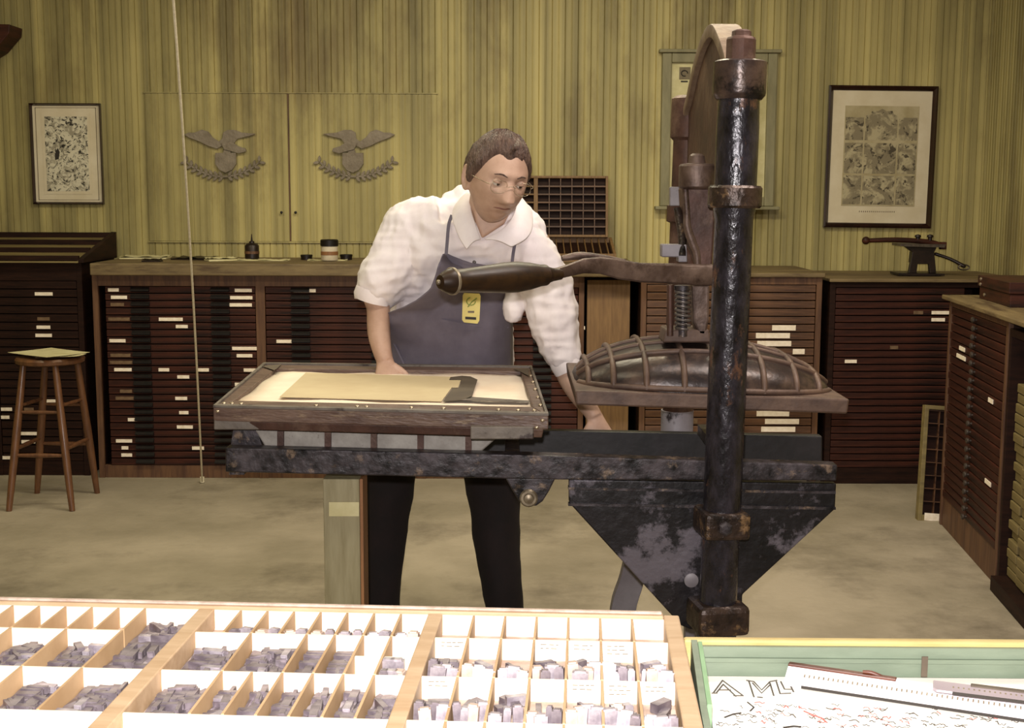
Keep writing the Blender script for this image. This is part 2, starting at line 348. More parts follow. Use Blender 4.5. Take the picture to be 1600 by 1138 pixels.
# ------------------------------------------------------------------ cabinets of type cases
def cabinet(name, loc, label, w, d, h, bays, n, rotz=0, z0=.06, z1=None, pulls='cup', cards=(), cm='dwood', dm='drawer', post='post',
            top=None, side=.03, recess=False, carcase_extra=None, dim=(), ch=.018):
    """local frame: x to the right along the front, y into the cabinet, z up"""
    root = thing(name, loc, label, 'cabinet', rotz=rotz, local=True)
    z1 = z1 if z1 is not None else h-.03
    c = MB()
    c.box((0, .02, 0), (side, d, h)); c.box((w-side, .02, 0), (w, d, h)); c.box((side, d-.015, .02), (w-side, d, h)); c.box((side, .02, h-.02), (w-side, d-.015, h))
    c.box((side, .035, .0 if not recess else z0-.02), (w-side, d-.015, z0))
    c.build('carcass', cm, root, bevel=.002)
    fr = MB(); fr.box((0, 0, 0), (side, .02, h))
    fr.box((w-side, 0, 0), (w, .02, h))
    for b in bays[:-1]: fr.box((b[1], 0, 0), (b[1]+.05, .02, h)); fr.box((b[1]+.02, .02, z0), (b[1]+.03, d-.02, h-.02))
    fr.box((side, .001, z1), (w-side, .02, h))
    if recess: fr.box((side, .001, z0-.03), (w-side, .02, z0))
    else: fr.box((side, .006, .0), (w-side, .03, z0))
    fr.build('face_frame', post, root, bevel=.0015)
    dh = (z1-z0)/n
    for bi, (b0, b1) in enumerate(bays):
        m = MB(); m.box((b0+.003, .004, .002), (b1-.003, .024, dh-.003)); m.box((b0+.006, .024, .003), (b1-.006, d-.03, dh*.55))
        proto = m.build('drawer', dm, root, bevel=.0025)
        xs = [b0+(b1-b0)*.235, b0+(b1-b0)*.765] if pulls == 'cup' else ([] if pulls == 'none' else [(b0+b1)/2])
        for x in xs:
            q = MB()
            if pulls == 'cup':
                q.prism([(x-.05, .004, dh*.2), (x-.05, -.012, dh*.34), (x-.05, -.012, dh*.5), (x-.05, .004, dh*.86)], (.1, 0, 0))
                q.build('drawer_pull', 'pull', proto)
            elif pulls == 'knob':
                q.lathe([(0, .006), (.008, .006), (.012, .013), (.02, .013), (.024, .006)], (x, .004, dh*.5), (x, -1, dh*.5), 10)
                q.build('drawer_pull', 'knob', proto, 40)
            else:
                q.box((x-.02, -.006, dh*.3), (x+.02, .004, dh*.62)); q.build('drawer_pull', 'pull', proto)
        drs = [proto] + [dup(proto, root) for i in range(n-1)]
        for i in range(n):
            o = drs[i]
            o.location = (0, (i*7+bi*3) % 5*.0012-.002, z0+i*dh)
            for (lx, lz, lw, lm) in cards:
                if b0-.01 < lx < b1+.01 and int((lz-z0)/dh) == i and 0 <= lz-z0:
                    k = MB(); k.box((lx-lw/2, .0, dh*.22), (lx+lw/2, .0035, dh*.22+ch)); ko = k.build('label_card', lm, o, label='white paper label' if lm == 'card' else None)
    if top:
        t = MB(); t.box(top[0], top[1]); t.build('top_board', top[2], root, bevel=.004)
    return root
def cards_px(lst, Y, x0, z=0):
    out = []
    for it in lst:
        p = P(it[0], it[1], Y); s = (p-O).length/F
        out.append((p.x-x0, p.z-z, it[2]*s, it[3] if len(it) > 3 else 'card'))
    return out
# long bank under the worktop
YB1 = 6.9
xl = P(158, 590, YB1).x-.03
def bx(px, py=590): return P(px, py, YB1).x-xl
x_r = P(912, 560, YB1).x
wB = x_r-xl; zt = P(300, 430, YB1).z
lab = [(177,455,16),(186,468,24),(183,480,20,'carddim'),(186,502,32,'carddim'),(183,528,24),(188,550,30,'carddim'),(189,563,34,'carddim'),(192,575,26),(197,611,18,'carddim'),(195,623,28,'carddim'),(207,657,14),(194,694,24),(195,705,10),(198,716,16),
 (267,502,36),(284,515,18),(256,576,16),(317,577,18),(286,587,18),(283,625,18),(287,648,14),(289,671,24),(309,695,18),
 (380,455,26),(377,467,34),(376,480,34),(384,539,42),(382,552,24),(390,576,18),(374,600,14),(476,453,34),(444,529,24),(845,523,20,'carddim'),(905,515,18),(846,545,16,'carddim'),(836,586,20,'carddim'),(850,640,22,'carddim'),(480,600,20),(600,520,20)]
b1 = (bx(168), bx(402)); b2 = (b1[1]+.05, b1[1]+.05+(b1[1]-b1[0])); b3 = (b2[1]+.05, wB-.03)
cabinet('type_cabinet', (xl, YB1, 0), 'long dark bank of type drawers with white labels under the worktop, behind the man', wB, .62, zt,
        [b1, b2, b3], 25, cards=cards_px(lab, YB1, xl), z0=.07, z1=zt-.06)
# worktop
zw = P(300, 412, YB1-.07).z
mb = MB(); xw0 = P(140, 420, YB1-.07).x; xw1 = P(998, 420, YB1-.07).x
mb.box((xw0, YB1-.07, zt+.001), (xw1, YW-.01, zw))
tag(mb.build('worktop', 'worktop', bevel=.006), 'long worn brown wooden worktop running along the back wall behind the man', 'worktop')
# plain plank fronted unit
x0 = P(916, 540, YB1+.02).x; x1 = P(984, 540, YB1+.02).x
r = thing('plain_cupboard', (x0, YB1+.02, 0), 'narrow cupboard with a plain light brown plank door, right of the man', 'cupboard', local=True)
mb = MB(); mb.box((0, .02, 0), (x1-x0, .58, zt-.002)); mb.build('carcass', 'dwood', r)
mb = MB(); mb.box((.002, 0, .05), (x1-x0-.002, .02, zt-.02)); mb.build('door', 'plank', r, bevel=.002)
# drawer bank behind the column
YD = 6.8; x0 = P(1000, 560, YD).x; x1 = P(1281, 560, YD).x; hD = P(1150, 433, YD).z
labD = [(1225,510,36),(1208,521,52),(1210,532,52),(1248,548,18),(1208,646,50),(1222,658,52),(1216,670,52),(1020,560,20,'carddim'),(1075,655,30,'carddim')]
zb_ = P(1150, 686, YD).z
cabinet('type_cabinet', (x0, YD, 0), 'brown drawer bank with grouped bright white labels, behind the column of the press', x1-x0, .7, hD,
        [(.03, x1-x0-.03)], 19, cards=cards_px(labD, YD, x0), z0=zb_+.03, z1=hD-.04, dm='drawer2', cm='dwood', ch=.028, recess=True, pulls='bar',
        top=((-.01, -.02, hD), (x1-x0+.01, .72, hD+.022), 'worktop'))
# bank at the right end of the back wall
x0 = P(1294, 560, YD).x; x1 = XR-.03; hE = P(1400, 441, YD).z
labE = [(1330,567,18),(1472,485,28),(1467,501,20),(1436,494,14,'carddim'),(1322,736,8),(1398,548,12,'carddim')]
cabinet('type_cabinet', (x0, YD+.01, 0), 'dark reddish drawer bank at the right end of the back wall, below the large engraving', x1-x0, .7, hE,
        [(.03, .72), ], 26, cards=cards_px(labE, YD, x0), z0=.09, z1=hE-.03, pulls='none', post='dwood',
        top=((-.01, -.03, hE), (x1-x0, .72, hE+.018), 'worktop'))
# left cabinet with the sloping bank on top
YA = 6.95; x1 = P(133, 560, YA).x; x0 = x1-1.02; hA = P(60, 410, YA).z
labA = [(68,460,26),(68,502,18,'carddim'),(68,514,20),(68,527,24),(78,620,20),(10,634,16),(45,636,14,'carddim'),(8,655,12),(45,676,24),(44,688,20),(8,714,16)]
rA = cabinet('type_cabinet', (x0, YA, 0), 'very dark drawer bank with a sloping slatted top, behind the stool', x1-x0, .58, hA,
        [(.03, .49), (.54, x1-x0-.03)], 22, cards=cards_px(labA, YA, x0), z0=.08, z1=hA-.1, pulls='none', dm='dwood', post='dwood')
# slope: three ledges
zf = hA; zk = P(90, 362, YW-.06).z; yb = YW-.06-YA
xe0 = -.04; xe1 = x1-x0+.03
sl = MB()
sl.prism([(xe0, -.05, zf), (xe0, -.05, zf+.022), (xe0, yb, zk), (xe0, yb, zf)], (.03, 0, 0))
sl.build('slope_side', 'dwood', rA, bevel=.002); sl = MB()
sl.prism([(xe1-.03, -.05, zf), (xe1-.03, -.05, zf+.022), (xe1-.03, yb, zk), (xe1-.03, yb, zf)], (.03, 0, 0))
sl.build('slope_side', 'dwood', rA, bevel=.002)
sl = MB()
sl.hexa([(xe0+.03, -.05, zf), (xe1-.03, -.05, zf), (xe1-.03, yb, zf), (xe0+.03, yb, zf)],
        [(xe0+.03, -.05, zf+.012), (xe1-.03, -.05, zf+.012), (xe1-.03, yb, zk-.03), (xe0+.03, yb, zk-.03)])
sl.build('slope_board', 'slope', rA)
for k in range(4):
    t = k/3; y = -.05+(yb-.02+.05)*t; z = zf+.012+(zk-.03-zf-.012)*t
    s = MB(); s.box((xe0+.03, y, z-.005), (xe1-.03, y+.03, z+.026)); s.build('ledge', 'dwood', rA, bevel=.002)
# cabinet along the right wall
a = PZ(1467, 818, 0); b = PZ(1554, 917, 0)
dirv = (b-a); wF = dirv.length; rz = math.atan2(dirv.y, dirv.x)
hF = P(1484, 468, a.y).z
def onF(px, py):            # pixel -> local (x, z) on its front
    d = ray(px, py); n = Vector((dirv.y, -dirv.x, 0)).normalized(); t = (a-O).dot(n)/d.dot(n); p = O+d*t; return (p-a).dot(dirv.normalized()), p.z
cF = []
for (px, py, wv, m) in ((1502,545,.1,'card'),(1501,564,.16,'card'),(1548,626,.07,'card'),(1543,748,.09,'card'),(1558,485,.08,'carddim')):
    lx, lz = onF(px, py); cF.append((min(max(lx, .1), wF-.1), lz, wv, m))
cabinet('type_cabinet', (a.x, a.y, 0), 'tall dark drawer bank standing along the right wall with a column of dull knobs', wF, .55, hF,
        [(.03, wF-.04)], 24, rotz=rz, cards=cF, z0=.14, z1=hF-.03, pulls='knob',
        top=((-.03, -.03, hF), (wF+.6, .58, hF+.02), 'worktop'))
# pale small-drawer rack next to it
u = dirv.normalized(); g0 = b+u*.02; nG = Vector((-u.y, u.x, 0))
rg = thing('small_drawer_cabinet', (g0.x, g0.y, 0), 'rack of pale shallow boxes in a dark frame at the right edge of the photo', 'rack', rotz=rz, local=True)
mb = MB(); wG = .75
mb.box((0, 0, 0), (.025, .5, hF-.03)); mb.box((wG-.03, 0, 0), (wG, .5, hF-.03)); mb.box((.025, .48, 0), (wG-.03, .5, hF-.03)); mb.box((.025, -.03, 0), (wG-.03, .48, .06)); mb.box((.025, 0, hF-.06), (wG-.03, .48, hF-.03))
mb.build('carcass', 'dwood', rg, bevel=.002)
pb = None
for i in range(24):
    for j in range(5):
        m = None
        if pb is None:
            m = MB(); m.box((.03, .03, 0), (.03+.125, .45, .034)); pb = m.build('box_front', 'slope', rg, bevel=.003); o = pb
        elif i*5+j < 100: o = dup(pb, rg)
        else: continue
        o.location = (j*.136, random.uniform(-.006, .012), .065+i*.0405*(hF-.15)/.97)
# box on top of the side cabinet
p0 = P(1532, 470, a.y-.15); zf_ = hF+.02
q = PZ(1530, 466, zf_)
rt = thing('wooden_box', (q.x, q.y, zf_), 'low dark wooden box with bright screws, on the drawer bank by the right wall', 'box', rotz=rz+R(90)-R(90), local=True)
mb = MB(); mb.box((0, 0, 0), (.5, .34, .055)); mb.build('box_body', 'drawer', rt, bevel=.003)
mb = MB(); mb.box((-.008, -.008, .057), (.51, .35, .105)); mb.build('box_lid', 'drawer', rt, bevel=.003)
for (sx, sz) in ((.05, .09), (.045, .066), (.09, .022)):
    mb = MB(); mb.lathe([(0, .008), (.003, .008), (.006, .004)], (sx, -.008 if sz > .06 else 0, sz), (sx, -1, sz), 10); mb.build('screw', 'wire', rt, 40)
# type case leaning at the end of that cabinet
c0 = PZ(1434, 822, 0); c0.y = a.y+.05; c0.x = P(1434, 818, c0.y).x; h0 = P(1452, 658, c0.y+.12).z
rl = thing('leaning_case', (c0.x, c0.y, 0), 'pale edged type case leaning on the floor at the end of the side drawer bank', 'type case', local=True)
Tl = Matrix.Rotation(R(-9), 4, 'X') @ Matrix.Rotation(R(4), 4, 'Y')
hh = .56; ww = .36
mb = MB(); mb.box((0, 0, 0), (.02, .045, hh), Tl); mb.box((ww-.02, 0, 0), (ww, .045, hh), Tl); mb.box((.02, 0, hh-.02), (ww-.02, .045, hh), Tl); mb.box((.02, 0, 0), (ww-.02, .045, .03), Tl)
mb.build('case_rim', 'slope', rl, bevel=.002)
mb = MB(); mb.box((.02, .03, .03), (ww-.02, .04, hh-.02), Tl); mb.build('case_back', 'dwood', rl)
mb = MB()
for i in range(1, 6): mb.box((.02+i*.053, .008, .03), (.024+i*.053, .03, hh-.02), Tl)
for i in range(1, 9): mb.box((.02, .008, .03+i*.063), (ww-.02, .03, .034+i*.063), Tl)
mb.build('divider', 'drawer2', rl)
mb = MB(); mb.box((.03, -.003, .004), (.16, 0, .04), Tl); mb.build('label_card', 'card', rl)
# ------------------------------------------------------------------ things on the worktop
ZT = zw
def on(px, py): return PZ(px, py, ZT)
def sheet(px, py, w, d, rot, m, label, th=.004, name='paper_sheet', cat='paper'):
    p = on(px, py); T = Matrix.Translation(p) @ Matrix.Rotation(rot, 4, 'Z')
    mb = MB(); n = 8; G = [[T @ Vector((-w/2+w*i/n, -d/2+d*j/n, th+.004*math.sin(i*1.7+j))) for i in range(n+1)] for j in range(n+1)]
    mb.grid(G); mb.box((-w/2, -d/2, 0), (w/2, d/2, th*.6), T)
    return tag(mb.build(name, m), label, cat)
sheet(228, 403.5, .26, .2, .1, 'oldpaper', 'pale paper stack at the left end of the worktop', .012)
sheet(238, 409.0, .1, .06, .0, 'tin', 'flat dark pad below the pale paper on the worktop', .014, 'ink_pad', 'pad')
sheet(305, 405.5, .22, .16, -.2, 'tin', 'dark flat folder on the worktop right of the pale papers', .014, 'folder', 'folder')
sheet(345, 407.5, .16, .1, .5, 'oldpaper', 'crumpled yellowish paper on the worktop left of the oil can', .016)
sheet(410, 407, .3, .14, 0, 'oldpaper', 'long pale sheet lying under the oil can on the worktop', .003)
sheet(512, 407, .22, .12, .1, 'oldpaper', 'pale sheet under the white jar on the worktop', .003)
p = on(394, 406) + Vector((0, 0, .004))
r = thing('oil_can', p, 'small dark oil can with a pointed spout on the worktop', 'oil can')
mb = MB(); mb.lathe([(0, .036), (.004, .04), (.075, .04), (.085, .032), (.09, .02)], p, p+Vector((0, 0, 1)), 20); mb.build('can_body', 'tin', r, 40)
mb = MB(); mb.lathe([(.09, .016), (.1, .014), (.103, .006), (.14, .002)], p, p+Vector((0, 0, 1)), 12); mb.build('spout', 'tin', r, 40)
mb = MB(); mb.lathe([(.03, .0405), (.03, .0415), (.045, .0415), (.045, .0405)], p, p+Vector((0, 0, 1)), 20); mb.build('band', 'post', r, 40)
for px, r_, h_, l in ((479, .032, .028, 'small dark round tin left of the white jar on the worktop'), (541, .034, .03, 'small dark round tin right of the white jar on the worktop')):
    p = on(px, 406); r = thing('ink_tin', p, l, 'tin', 'dark tins on the worktop')
    mb = MB(); mb.lathe([(0, r_), (h_*.6, r_)], p, p+Vector((0, 0, 1)), 20); mb.build('tin_body', 'tin', r, 40)
    mb = MB(); mb.lathe([(h_*.6, r_*1.06), (h_, r_*1.06), (h_+.001, r_*.9)], p, p+Vector((0, 0, 1)), 20); mb.build('lid', 'pull', r, 40)
p = on(515, 408) + Vector((0, 0, .004))
r = thing('ink_jar', p, 'white jar with a black lid on the worktop', 'jar')
mb = MB(); mb.lathe([(0, .044), (.005, .047), (.075, .047), (.08, .042)], p, p+Vector((0, 0, 1)), 24); mb.build('jar_body', 'pot', r, 40)
mb = MB(); mb.lathe([(.08, .05), (.112, .05), (.116, .044)], p, p+Vector((0, 0, 1)), 24); mb.build('lid', 'pull', r, 40)
mb = MB(); mb.lathe([(.03, .0475), (.03, .0485), (.05, .0485), (.05, .0475)], p, p+Vector((0, 0, 1)), 24); mb.build('label_band', 'orangewood', r, 40)
# upright type case on the worktop, with a lower sloping one in front
YC = YW-.1
def typecase_upright(name, pl, pr, pt, pb_, Y, lean, label, cols, rows, halves=2):
    A = P(pl, pb_, Y); B = P(pr, pb_, Y); H = (P((pl+pr)/2, pt, Y)-P((pl+pr)/2, pb_, Y)).length; W = (B-A).length
    r = thing(name, A, label, 'type case', local=True)
    T = Matrix.Rotation(-lean, 4, 'X'); t = .014; D = .04
    mb = MB(); mb.box((0, 0, 0), (t, D, H), T); mb.box((W-t, 0, 0), (W, D, H), T); mb.box((t, 0, 0), (W-t, D, t), T); mb.box((t, 0, H-t), (W-t, D, H), T)
    for k in range(1, halves): x = W*k/halves; mb.box((x-.012, 0, t), (x+.012, D, H-t), T)
    mb.build('case_rim', 'plank', r, bevel=.002)
    mb = MB(); mb.box((t, D-.006, t), (W-t, D-.002, H-t), T); mb.build('case_back', 'dwood', r)
    for k in range(halves):
        x0 = W*k/halves+.012; x1 = W*(k+1)/halves-.012; mb = MB()
        for c in range(1, cols): x = x0+(x1-x0)*c/cols; mb.box((x-.0025, .006, t), (x+.0025, D-.006, H-t), T)
        for c in range(1, rows): z = t+(H-2*t)*c/rows; mb.box((x0, .004, z-.004), (x1, D-.006, z+.004), T)
        mb.build('divider', 'drawer2' if k else 'plank', r)
    return r
typecase_upright('type_case', 724, 950, 273, 370, YC, R(8), 'brown type case standing upright against the wall behind the man, its boxes showing', 6, 7)
A = on(858, 409); B = on(962, 409); wq = B.x-A.x+.12
r = thing('sloping_case', A-Vector((.12, 0, 0)), 'lower brown type case lying at a slope on the worktop below the upright one', 'type case', local=True)
yk = YC+.05-A.y; zk = P(840, 370, YC).z-ZT-.034
mb = MB(); mb.prism([(0, 0, 0), (0, 0, .045), (0, yk, zk+.03), (0, yk, 0)], (.015, 0, 0)); mb.prism([(wq-.015, 0, 0), (wq-.015, 0, .045), (wq-.015, yk, zk+.03), (wq-.015, yk, 0)], (.015, 0, 0)); mb.box((.015, 0, 0), (wq-.015, .014, .045)); mb.box((.015, yk-.014, 0), (wq-.015, yk, zk+.03))
mb.build('case_rim', 'plank', r)
mb = MB(); mb.hexa([(.015, .014, 0), (wq-.015, .014, 0), (wq-.015, yk-.014, 0), (.015, yk-.014, 0)], [(.015, .014, .015), (wq-.015, .014, .015), (wq-.015, yk-.014, zk), (.015, yk-.014, zk)]); mb.build('case_bottom', 'dwood', r)
mb = MB()
for c in range(1, 12):
    x = wq*c/12; mb.prism([(x, .014, .012), (x, .014, .04), (x, yk-.014, zk+.026), (x, yk-.014, zk)], (.005, 0, 0))
mb.build('divider', 'plank', r)
# cast iron proof-press / mitre device on the right bank
ztE = hE+.018; q = PZ(1440, 432, ztE)
r = thing('bench_shear', q, 'small black cast iron bench machine with a long arm, below the large engraving', 'machine')
YM = q.y
def mp(px, py, dy=0): return P(px, py-4, YM+dy)
mb = MB(); mb.prism([mp(1404, 431), mp(1404, 434.5), mp(1476, 435), mp(1476, 432)], (0, .16, 0)); mb.build('base_plate', 'tin', r)
mb = MB()
for dy in (0.02, .11):
    mb.prism([mp(1420, 431, dy), mp(1424, 410, dy), mp(1426, 398, dy), mp(1412, 388, dy), mp(1465, 388, dy), mp(1460, 398, dy), mp(1463, 431, dy), mp(1453, 431, dy), mp(1452, 417, dy), mp(1434, 417, dy), mp(1432, 431, dy)], (0, .03, 0))
mb.prism([mp(1426, 415, .04), mp(1428, 398, .04), mp(1459, 398, .04), mp(1460, 415, .04)], (0, .08, 0))
mb.build('pedestal', 'tin', r, bevel=.002)
mb = MB(); mb.prism([mp(1407, 385), mp(1407, 389), mp(1476, 391), mp(1478, 386)], (0, .16, 0)); mb.build('table_plate', 'knob', r)
mb = MB(); mb.tube([mp(1356, 380, .05), mp(1400, 379, .05), mp(1450, 382, .05), mp(1474, 388, .05)], [.012, .014, .014, .012], 10, 3); mb.sphere(mp(1353, 380, .05), .022); mb.cbox(mp(1473, 388, .05), (.03, .04, .04)); mb.build('arm', 'drawer', r, 50)
for px in (1434, 1453):
    mb = MB(); p = mp(px, 380, .05); mb.lathe([(0, .012), (.016, .012), (.02, .018), (.03, .016), (.034, .004)], p, p+Vector((0, 0, 1)), 12); mb.build('thumb_screw', 'tin', r, 40)
mb = MB(); mb.tube([mp(1462, 401, .05), mp(1485, 409, .03), mp(1506, 420, .0)], [.009, .009, .011], 10, 3, dome=True); mb.build('lever', 'tin', r, 50)
mb = MB(); c = mp(1506, 421, 0)
mb.tube([c+Vector((.03*math.cos(t), 0, .014*math.sin(t)-.003)) for t in [i*math.pi/8 for i in range(17)]], .004, 8); mb.build('lever_loop', 'knob', r, 50)
# ------------------------------------------------------------------ wall hangings
def frame(name, pl, pt, pr, pb_, Y, tw, fm, label, tilt=0, d=.025, inner=None):
    A = P(pl, pb_, Y); B = P(pr, pt, Y); W = B.x-A.x; H = B.z-A.z
    r = thing(name, A, label, 'picture', local=True); r.rotation_euler = (0, tilt, 0)
    mb = MB()
    prof = [(0, 0), (0, -d), (tw*.35, -d-.004), (tw*.8, -d*.7), (tw, -d*.4), (tw, 0)]
    rings = []
    for (cx, cz, sx, sz) in ((0, 0, 1, 1), (W, 0, -1, 1), (W, H, -1, -1), (0, H, 1, -1)):
        rings.append([(cx+sx*o, y, cz+sz*o) for o, y in prof])
    mb.loft(rings, closed=True); mb.build('frame_moulding', fm, r, 30)
    mb = MB(); mb.box((tw*.8, -.008, tw*.8), (W-tw*.8, 0, H-tw*.8)); mb.build('mat_board', 'matboard', r)
    return r, W, H
def blobs(mb, x0, z0, x1, z1, n, y, s0, s1, thick=.0012, rnd=None):
    rnd = rnd or random
    for _ in range(n):
        x = rnd.uniform(x0, x1); z = rnd.uniform(z0, z1); a = rnd.uniform(0, 3.14); L_ = rnd.uniform(s0, s1); w = L_*rnd.uniform(.15, .45)
        c, s_ = math.cos(a), math.sin(a); k = rnd.uniform(-.5, .5)*L_
        pts = [(-L_/2, 0), (-L_/4, w/2+k*.3), (L_/4, w/2+k*.3), (L_/2, 0), (L_/4, -w/2+k*.3), (-L_/4, -w/2+k*.3)]
        q = []
        for u, v in pts:
            X = min(max(x+u*c-v*s_, x0), x1); Z = min(max(z+u*s_+v*c, z0), z1); q.append((X, y, Z))
        mb.prism(q, (0, -thick, 0))
r, W, H = frame('framed_print', 54, 162, 158, 319, YW-.002, .014, 'frame', 'narrow dark framed black and white print on the left part of the wall')
mb = MB(); mb.box((W*.16, -.0105, H*.1), (W*.84, -.008, H*.9)); s = mb.build('print', 'matboard', r)
rr = random.Random(3)
mb = MB(); mb.box((W*.2, -.0115, H*.13), (W*.8, -.0105, H*.87)); mb.build('ink_drawing', 'doodle', s)
mb = MB(); mb.prism([(W*.33, -.0115, H*.44), (W*.38, -.0115, H*.45), (W*.4, -.0115, H*.52), (W*.37, -.0115, H*.56), (W*.33, -.0115, H*.5)], (0, -.001, 0)); mb.build('ink_blot', 'ink', s)
mb = MB()
for (u0, v0, u1, v1) in ((.07, .04, .93, .045), (.07, .955, .93, .96), (.07, .04, .08, .96), (.92, .04, .93, .96)): mb.box((W*u0, -.009, H*v0), (W*u1, -.008, H*v1))
mb.build('border_line', 'inkgrey', r)
r, W, H = frame('framed_engraving', 1285, 134, 1463, 355, YW-.002, .028, 'frame', 'large dark framed engraving of three rows of scenes, right part of the wall', tilt=R(.5))
mb = MB(); mb.box((W*.16, -.0105, H*.155), (W*.84, -.008, H*.86)); s = mb.build('engraving', 'printpaper', r)
for (r0, r1) in ((.62, .78), (.385, .6), (.165, .37)):
    for (c0, c1) in ((.17, .335), (.35, .645), (.66, .83)):
        mb = MB(); mb.box((W*c0, -.0115, H*r0), (W*c1, -.0105, H*r1)); mb.build('engraved_scene', 'engrave', s)
mb = MB(); mb.prism([(W*(.5+.16*math.cos(t)*(1 if i % 2 else .8)), -.012, H*(.77+.07*math.sin(t)*(1 if i % 2 else .8))) for i, t in enumerate([2*math.pi*k/20 for k in range(20)])], (0, -.0008, 0)); mb.build('engraved_scene', 'engrave', s)
mb = MB()
for i in range(18): mb.box((W*(.33+.019*i), -.009, H*.11), (W*(.33+.019*i)+.005, -.008, H*.12))
mb.build('caption', 'inkgrey', r)
# green painted notice frame behind the press
A = P(1030, 322, YW); B = P(1214, 84, YW); W = B.x-A.x; H = B.z-A.z
r = thing('notice_frame', A, 'tall painted frame with a pale notice, on the wall behind the press head', 'frame', local=True)
mb = MB(); t = .055
mb.box((0, -.035, 0), (t, 0, H)); mb.box((W-t, -.035, 0), (W, 0, H)); mb.box((t, -.035, H-t), (W-t, 0, H)); mb.box((t, -.035, 0), (W-t, 0, t))
mb.build('frame_moulding', 'greenframe', r, bevel=.006)
mb = MB(); mb.box((-.03, -.07, -.02), (W+.03, 0, -.0005)); mb.build('sill', 'greenframe', r, bevel=.004)
mb = MB(); mb.box((-.02, -.05, H+.0005), (W+.02, 0, H+.02)); mb.build('head_trim', 'greenframe', r, bevel=.004)
mb = MB(); mb.box((t, -.012, t), (W-t, -.006, H-t)); n_ = mb.build('notice', 'oldpaper', r)
mb = MB(); q = P(1069, 115, YW); e = q-A; mb.box((e.x-.03, -.0135, e.z-.035), (e.x+.035, -.012, e.z+.035)); mb.build('printed_square', 'inkgrey', n_)
mb = MB(); mb.tube([(e.x+.018*math.cos(t_), -.014, e.z+.016*math.sin(t_)) for t_ in [i*math.pi/8 for i in range(14)]], .0035, 6); mb.box((e.x-.02, -.015, e.z-.05), (e.x+.02, -.012, e.z-.042)); mb.build('printed_curl', 'ink', n_)
# eagles
def eagle(mirror, label):
    cx, s = (352, 1/4.324) if not mirror else (555, 1/4.324)
    def q(u, v):
        x = (u-330)*s; x = -x if mirror else x
        px = (270+330*s) if not mirror else (270+1248*s)
        return P(px+x, 180+v*s, YW-.016)
    base = q(330, 430); o = None; mb = MB(); D = (0, -.012, 0)
    mb.prism([q(*t) for t in ((75,132),(110,118),(150,118),(200,98),(242,112),(272,150),(312,178),(340,205),(300,228),(240,208),(180,178),(120,156))], D)
    mb.prism([q(*t) for t in ((312,178),(336,160),(342,118),(372,100),(420,100),(470,118),(565,126),(520,142),(440,160),(418,188),(400,225),(350,225))], D)
    mb.prism([q(*t) for t in ((330,190),(400,180),(450,212),(492,224),(500,246),(450,260),(400,245),(350,232))], (0, -.02, 0))
    mb.prism([q(*t) for t in ((290,255),(430,255),(432,330),(402,372),(360,390),(320,372),(288,330))], (0, -.016, 0))
    mb.prism([q(*t) for t in ((350,225),(400,225),(390,262),(340,262))], D)
    arc = [(95+(i/14)*490, 318+98*math.sin(math.pi*(i/14))**.8) for i in range(15)]
    for i, (u, v) in enumerate(arc):
        a0 = arc[max(i-1, 0)]; a1 = arc[min(i+1, 14)]; tx, ty = a1[0]-a0[0], a1[1]-a0[1]; l_ = math.hypot(tx, ty); tx /= l_; ty /= l_
        if i > 7: tx, ty = tx, ty
        else: tx, ty = -tx, -ty
        for sgn in (-1, 1):
            an = sgn*.85; dx_, dy_ = tx*math.cos(an)-ty*math.sin(an), tx*math.sin(an)+ty*math.cos(an); nx_, ny_ = -dy_, dx_
            pts = [(u+dx_*a_+nx_*b_, v+dy_*a_+ny_*b_) for a_, b_ in ((0, 0), (14, 10), (32, 9), (46, 0), (32, -9), (14, -10))]
            mb.prism([q(*t) for t in pts], (0, -.009-.002*(i % 3), 0))
    mb.prism([q(u, v-7) for u, v in arc]+[q(u, v+7) for u, v in reversed(arc)], (0, -.008, 0))
    return tag(mb.build('eagle_plaque', 'eagle', bevel=.0015), label, 'plaque', 'eagle plaques on the wall cupboard')
eagle(False, 'grey eagle plaque on the left cupboard door, nearer the hanging cord')
eagle(True, 'grey eagle plaque on the right cupboard door, nearer the man')
# hanging cord
a_ = P(262, -10, 4.4); b_ = PZ(316, 754, .003)
a_ = a_+(a_-b_).normalized()*((CE-.001-a_.z)/(a_-b_).normalized().z)
mb = MB(); n = 40; pts = [b_.lerp(a_, i/n)+Vector((.02*math.sin(math.pi*i/n), 0, 0)) for i in range(n+1)]
mb.tube(pts, .0048, 8); mb.tube([b_+Vector((0, 0, 0)), b_+Vector((0, 0, .03))], .012, 10)
tag(mb.build('hanging_cord', 'cord', smooth=60), 'thin pale cord hanging from the ceiling to the floor in front of the left drawers', 'cord')
# ------------------------------------------------------------------ stool with papers
sx, sy = PZ(78, 556, .745).x, PZ(78, 556, .745).y
zs = .745
r = thing('bar_stool', (sx, sy, 0), 'tall round brown wooden stool with four splayed legs, in front of the left cabinets', 'stool', local=True)
mb = MB(); mb.lathe([(0, .155), (.006, .165), (.022, .168), (.032, .16), (.036, .0)], (0, 0, zs-.036), (0, 0, 2), 32); mb.build('seat', 'stool', r, 35)
feet = [(14, 799), (113, 799), (152, 771), (58, 771)]; tops = [(-.1, -.09), (.06, -.1), (.11, .07), (-.06, .1)]
legs = []
for (px, py), (tx, ty) in zip(feet, tops):
    f_ = PZ(px, py, 0)-Vector((sx, sy, 0)); t_ = Vector((tx, ty, zs-.03)); legs.append((f_, t_))
    mb = MB(); n = 8; mb.tube([f_.lerp(t_, i/n) for i in range(n+1)], [.014, .0165, .018, .0195, .02, .019, .018, .017, .015], 12); mb.build('leg', 'stool', r, 60)
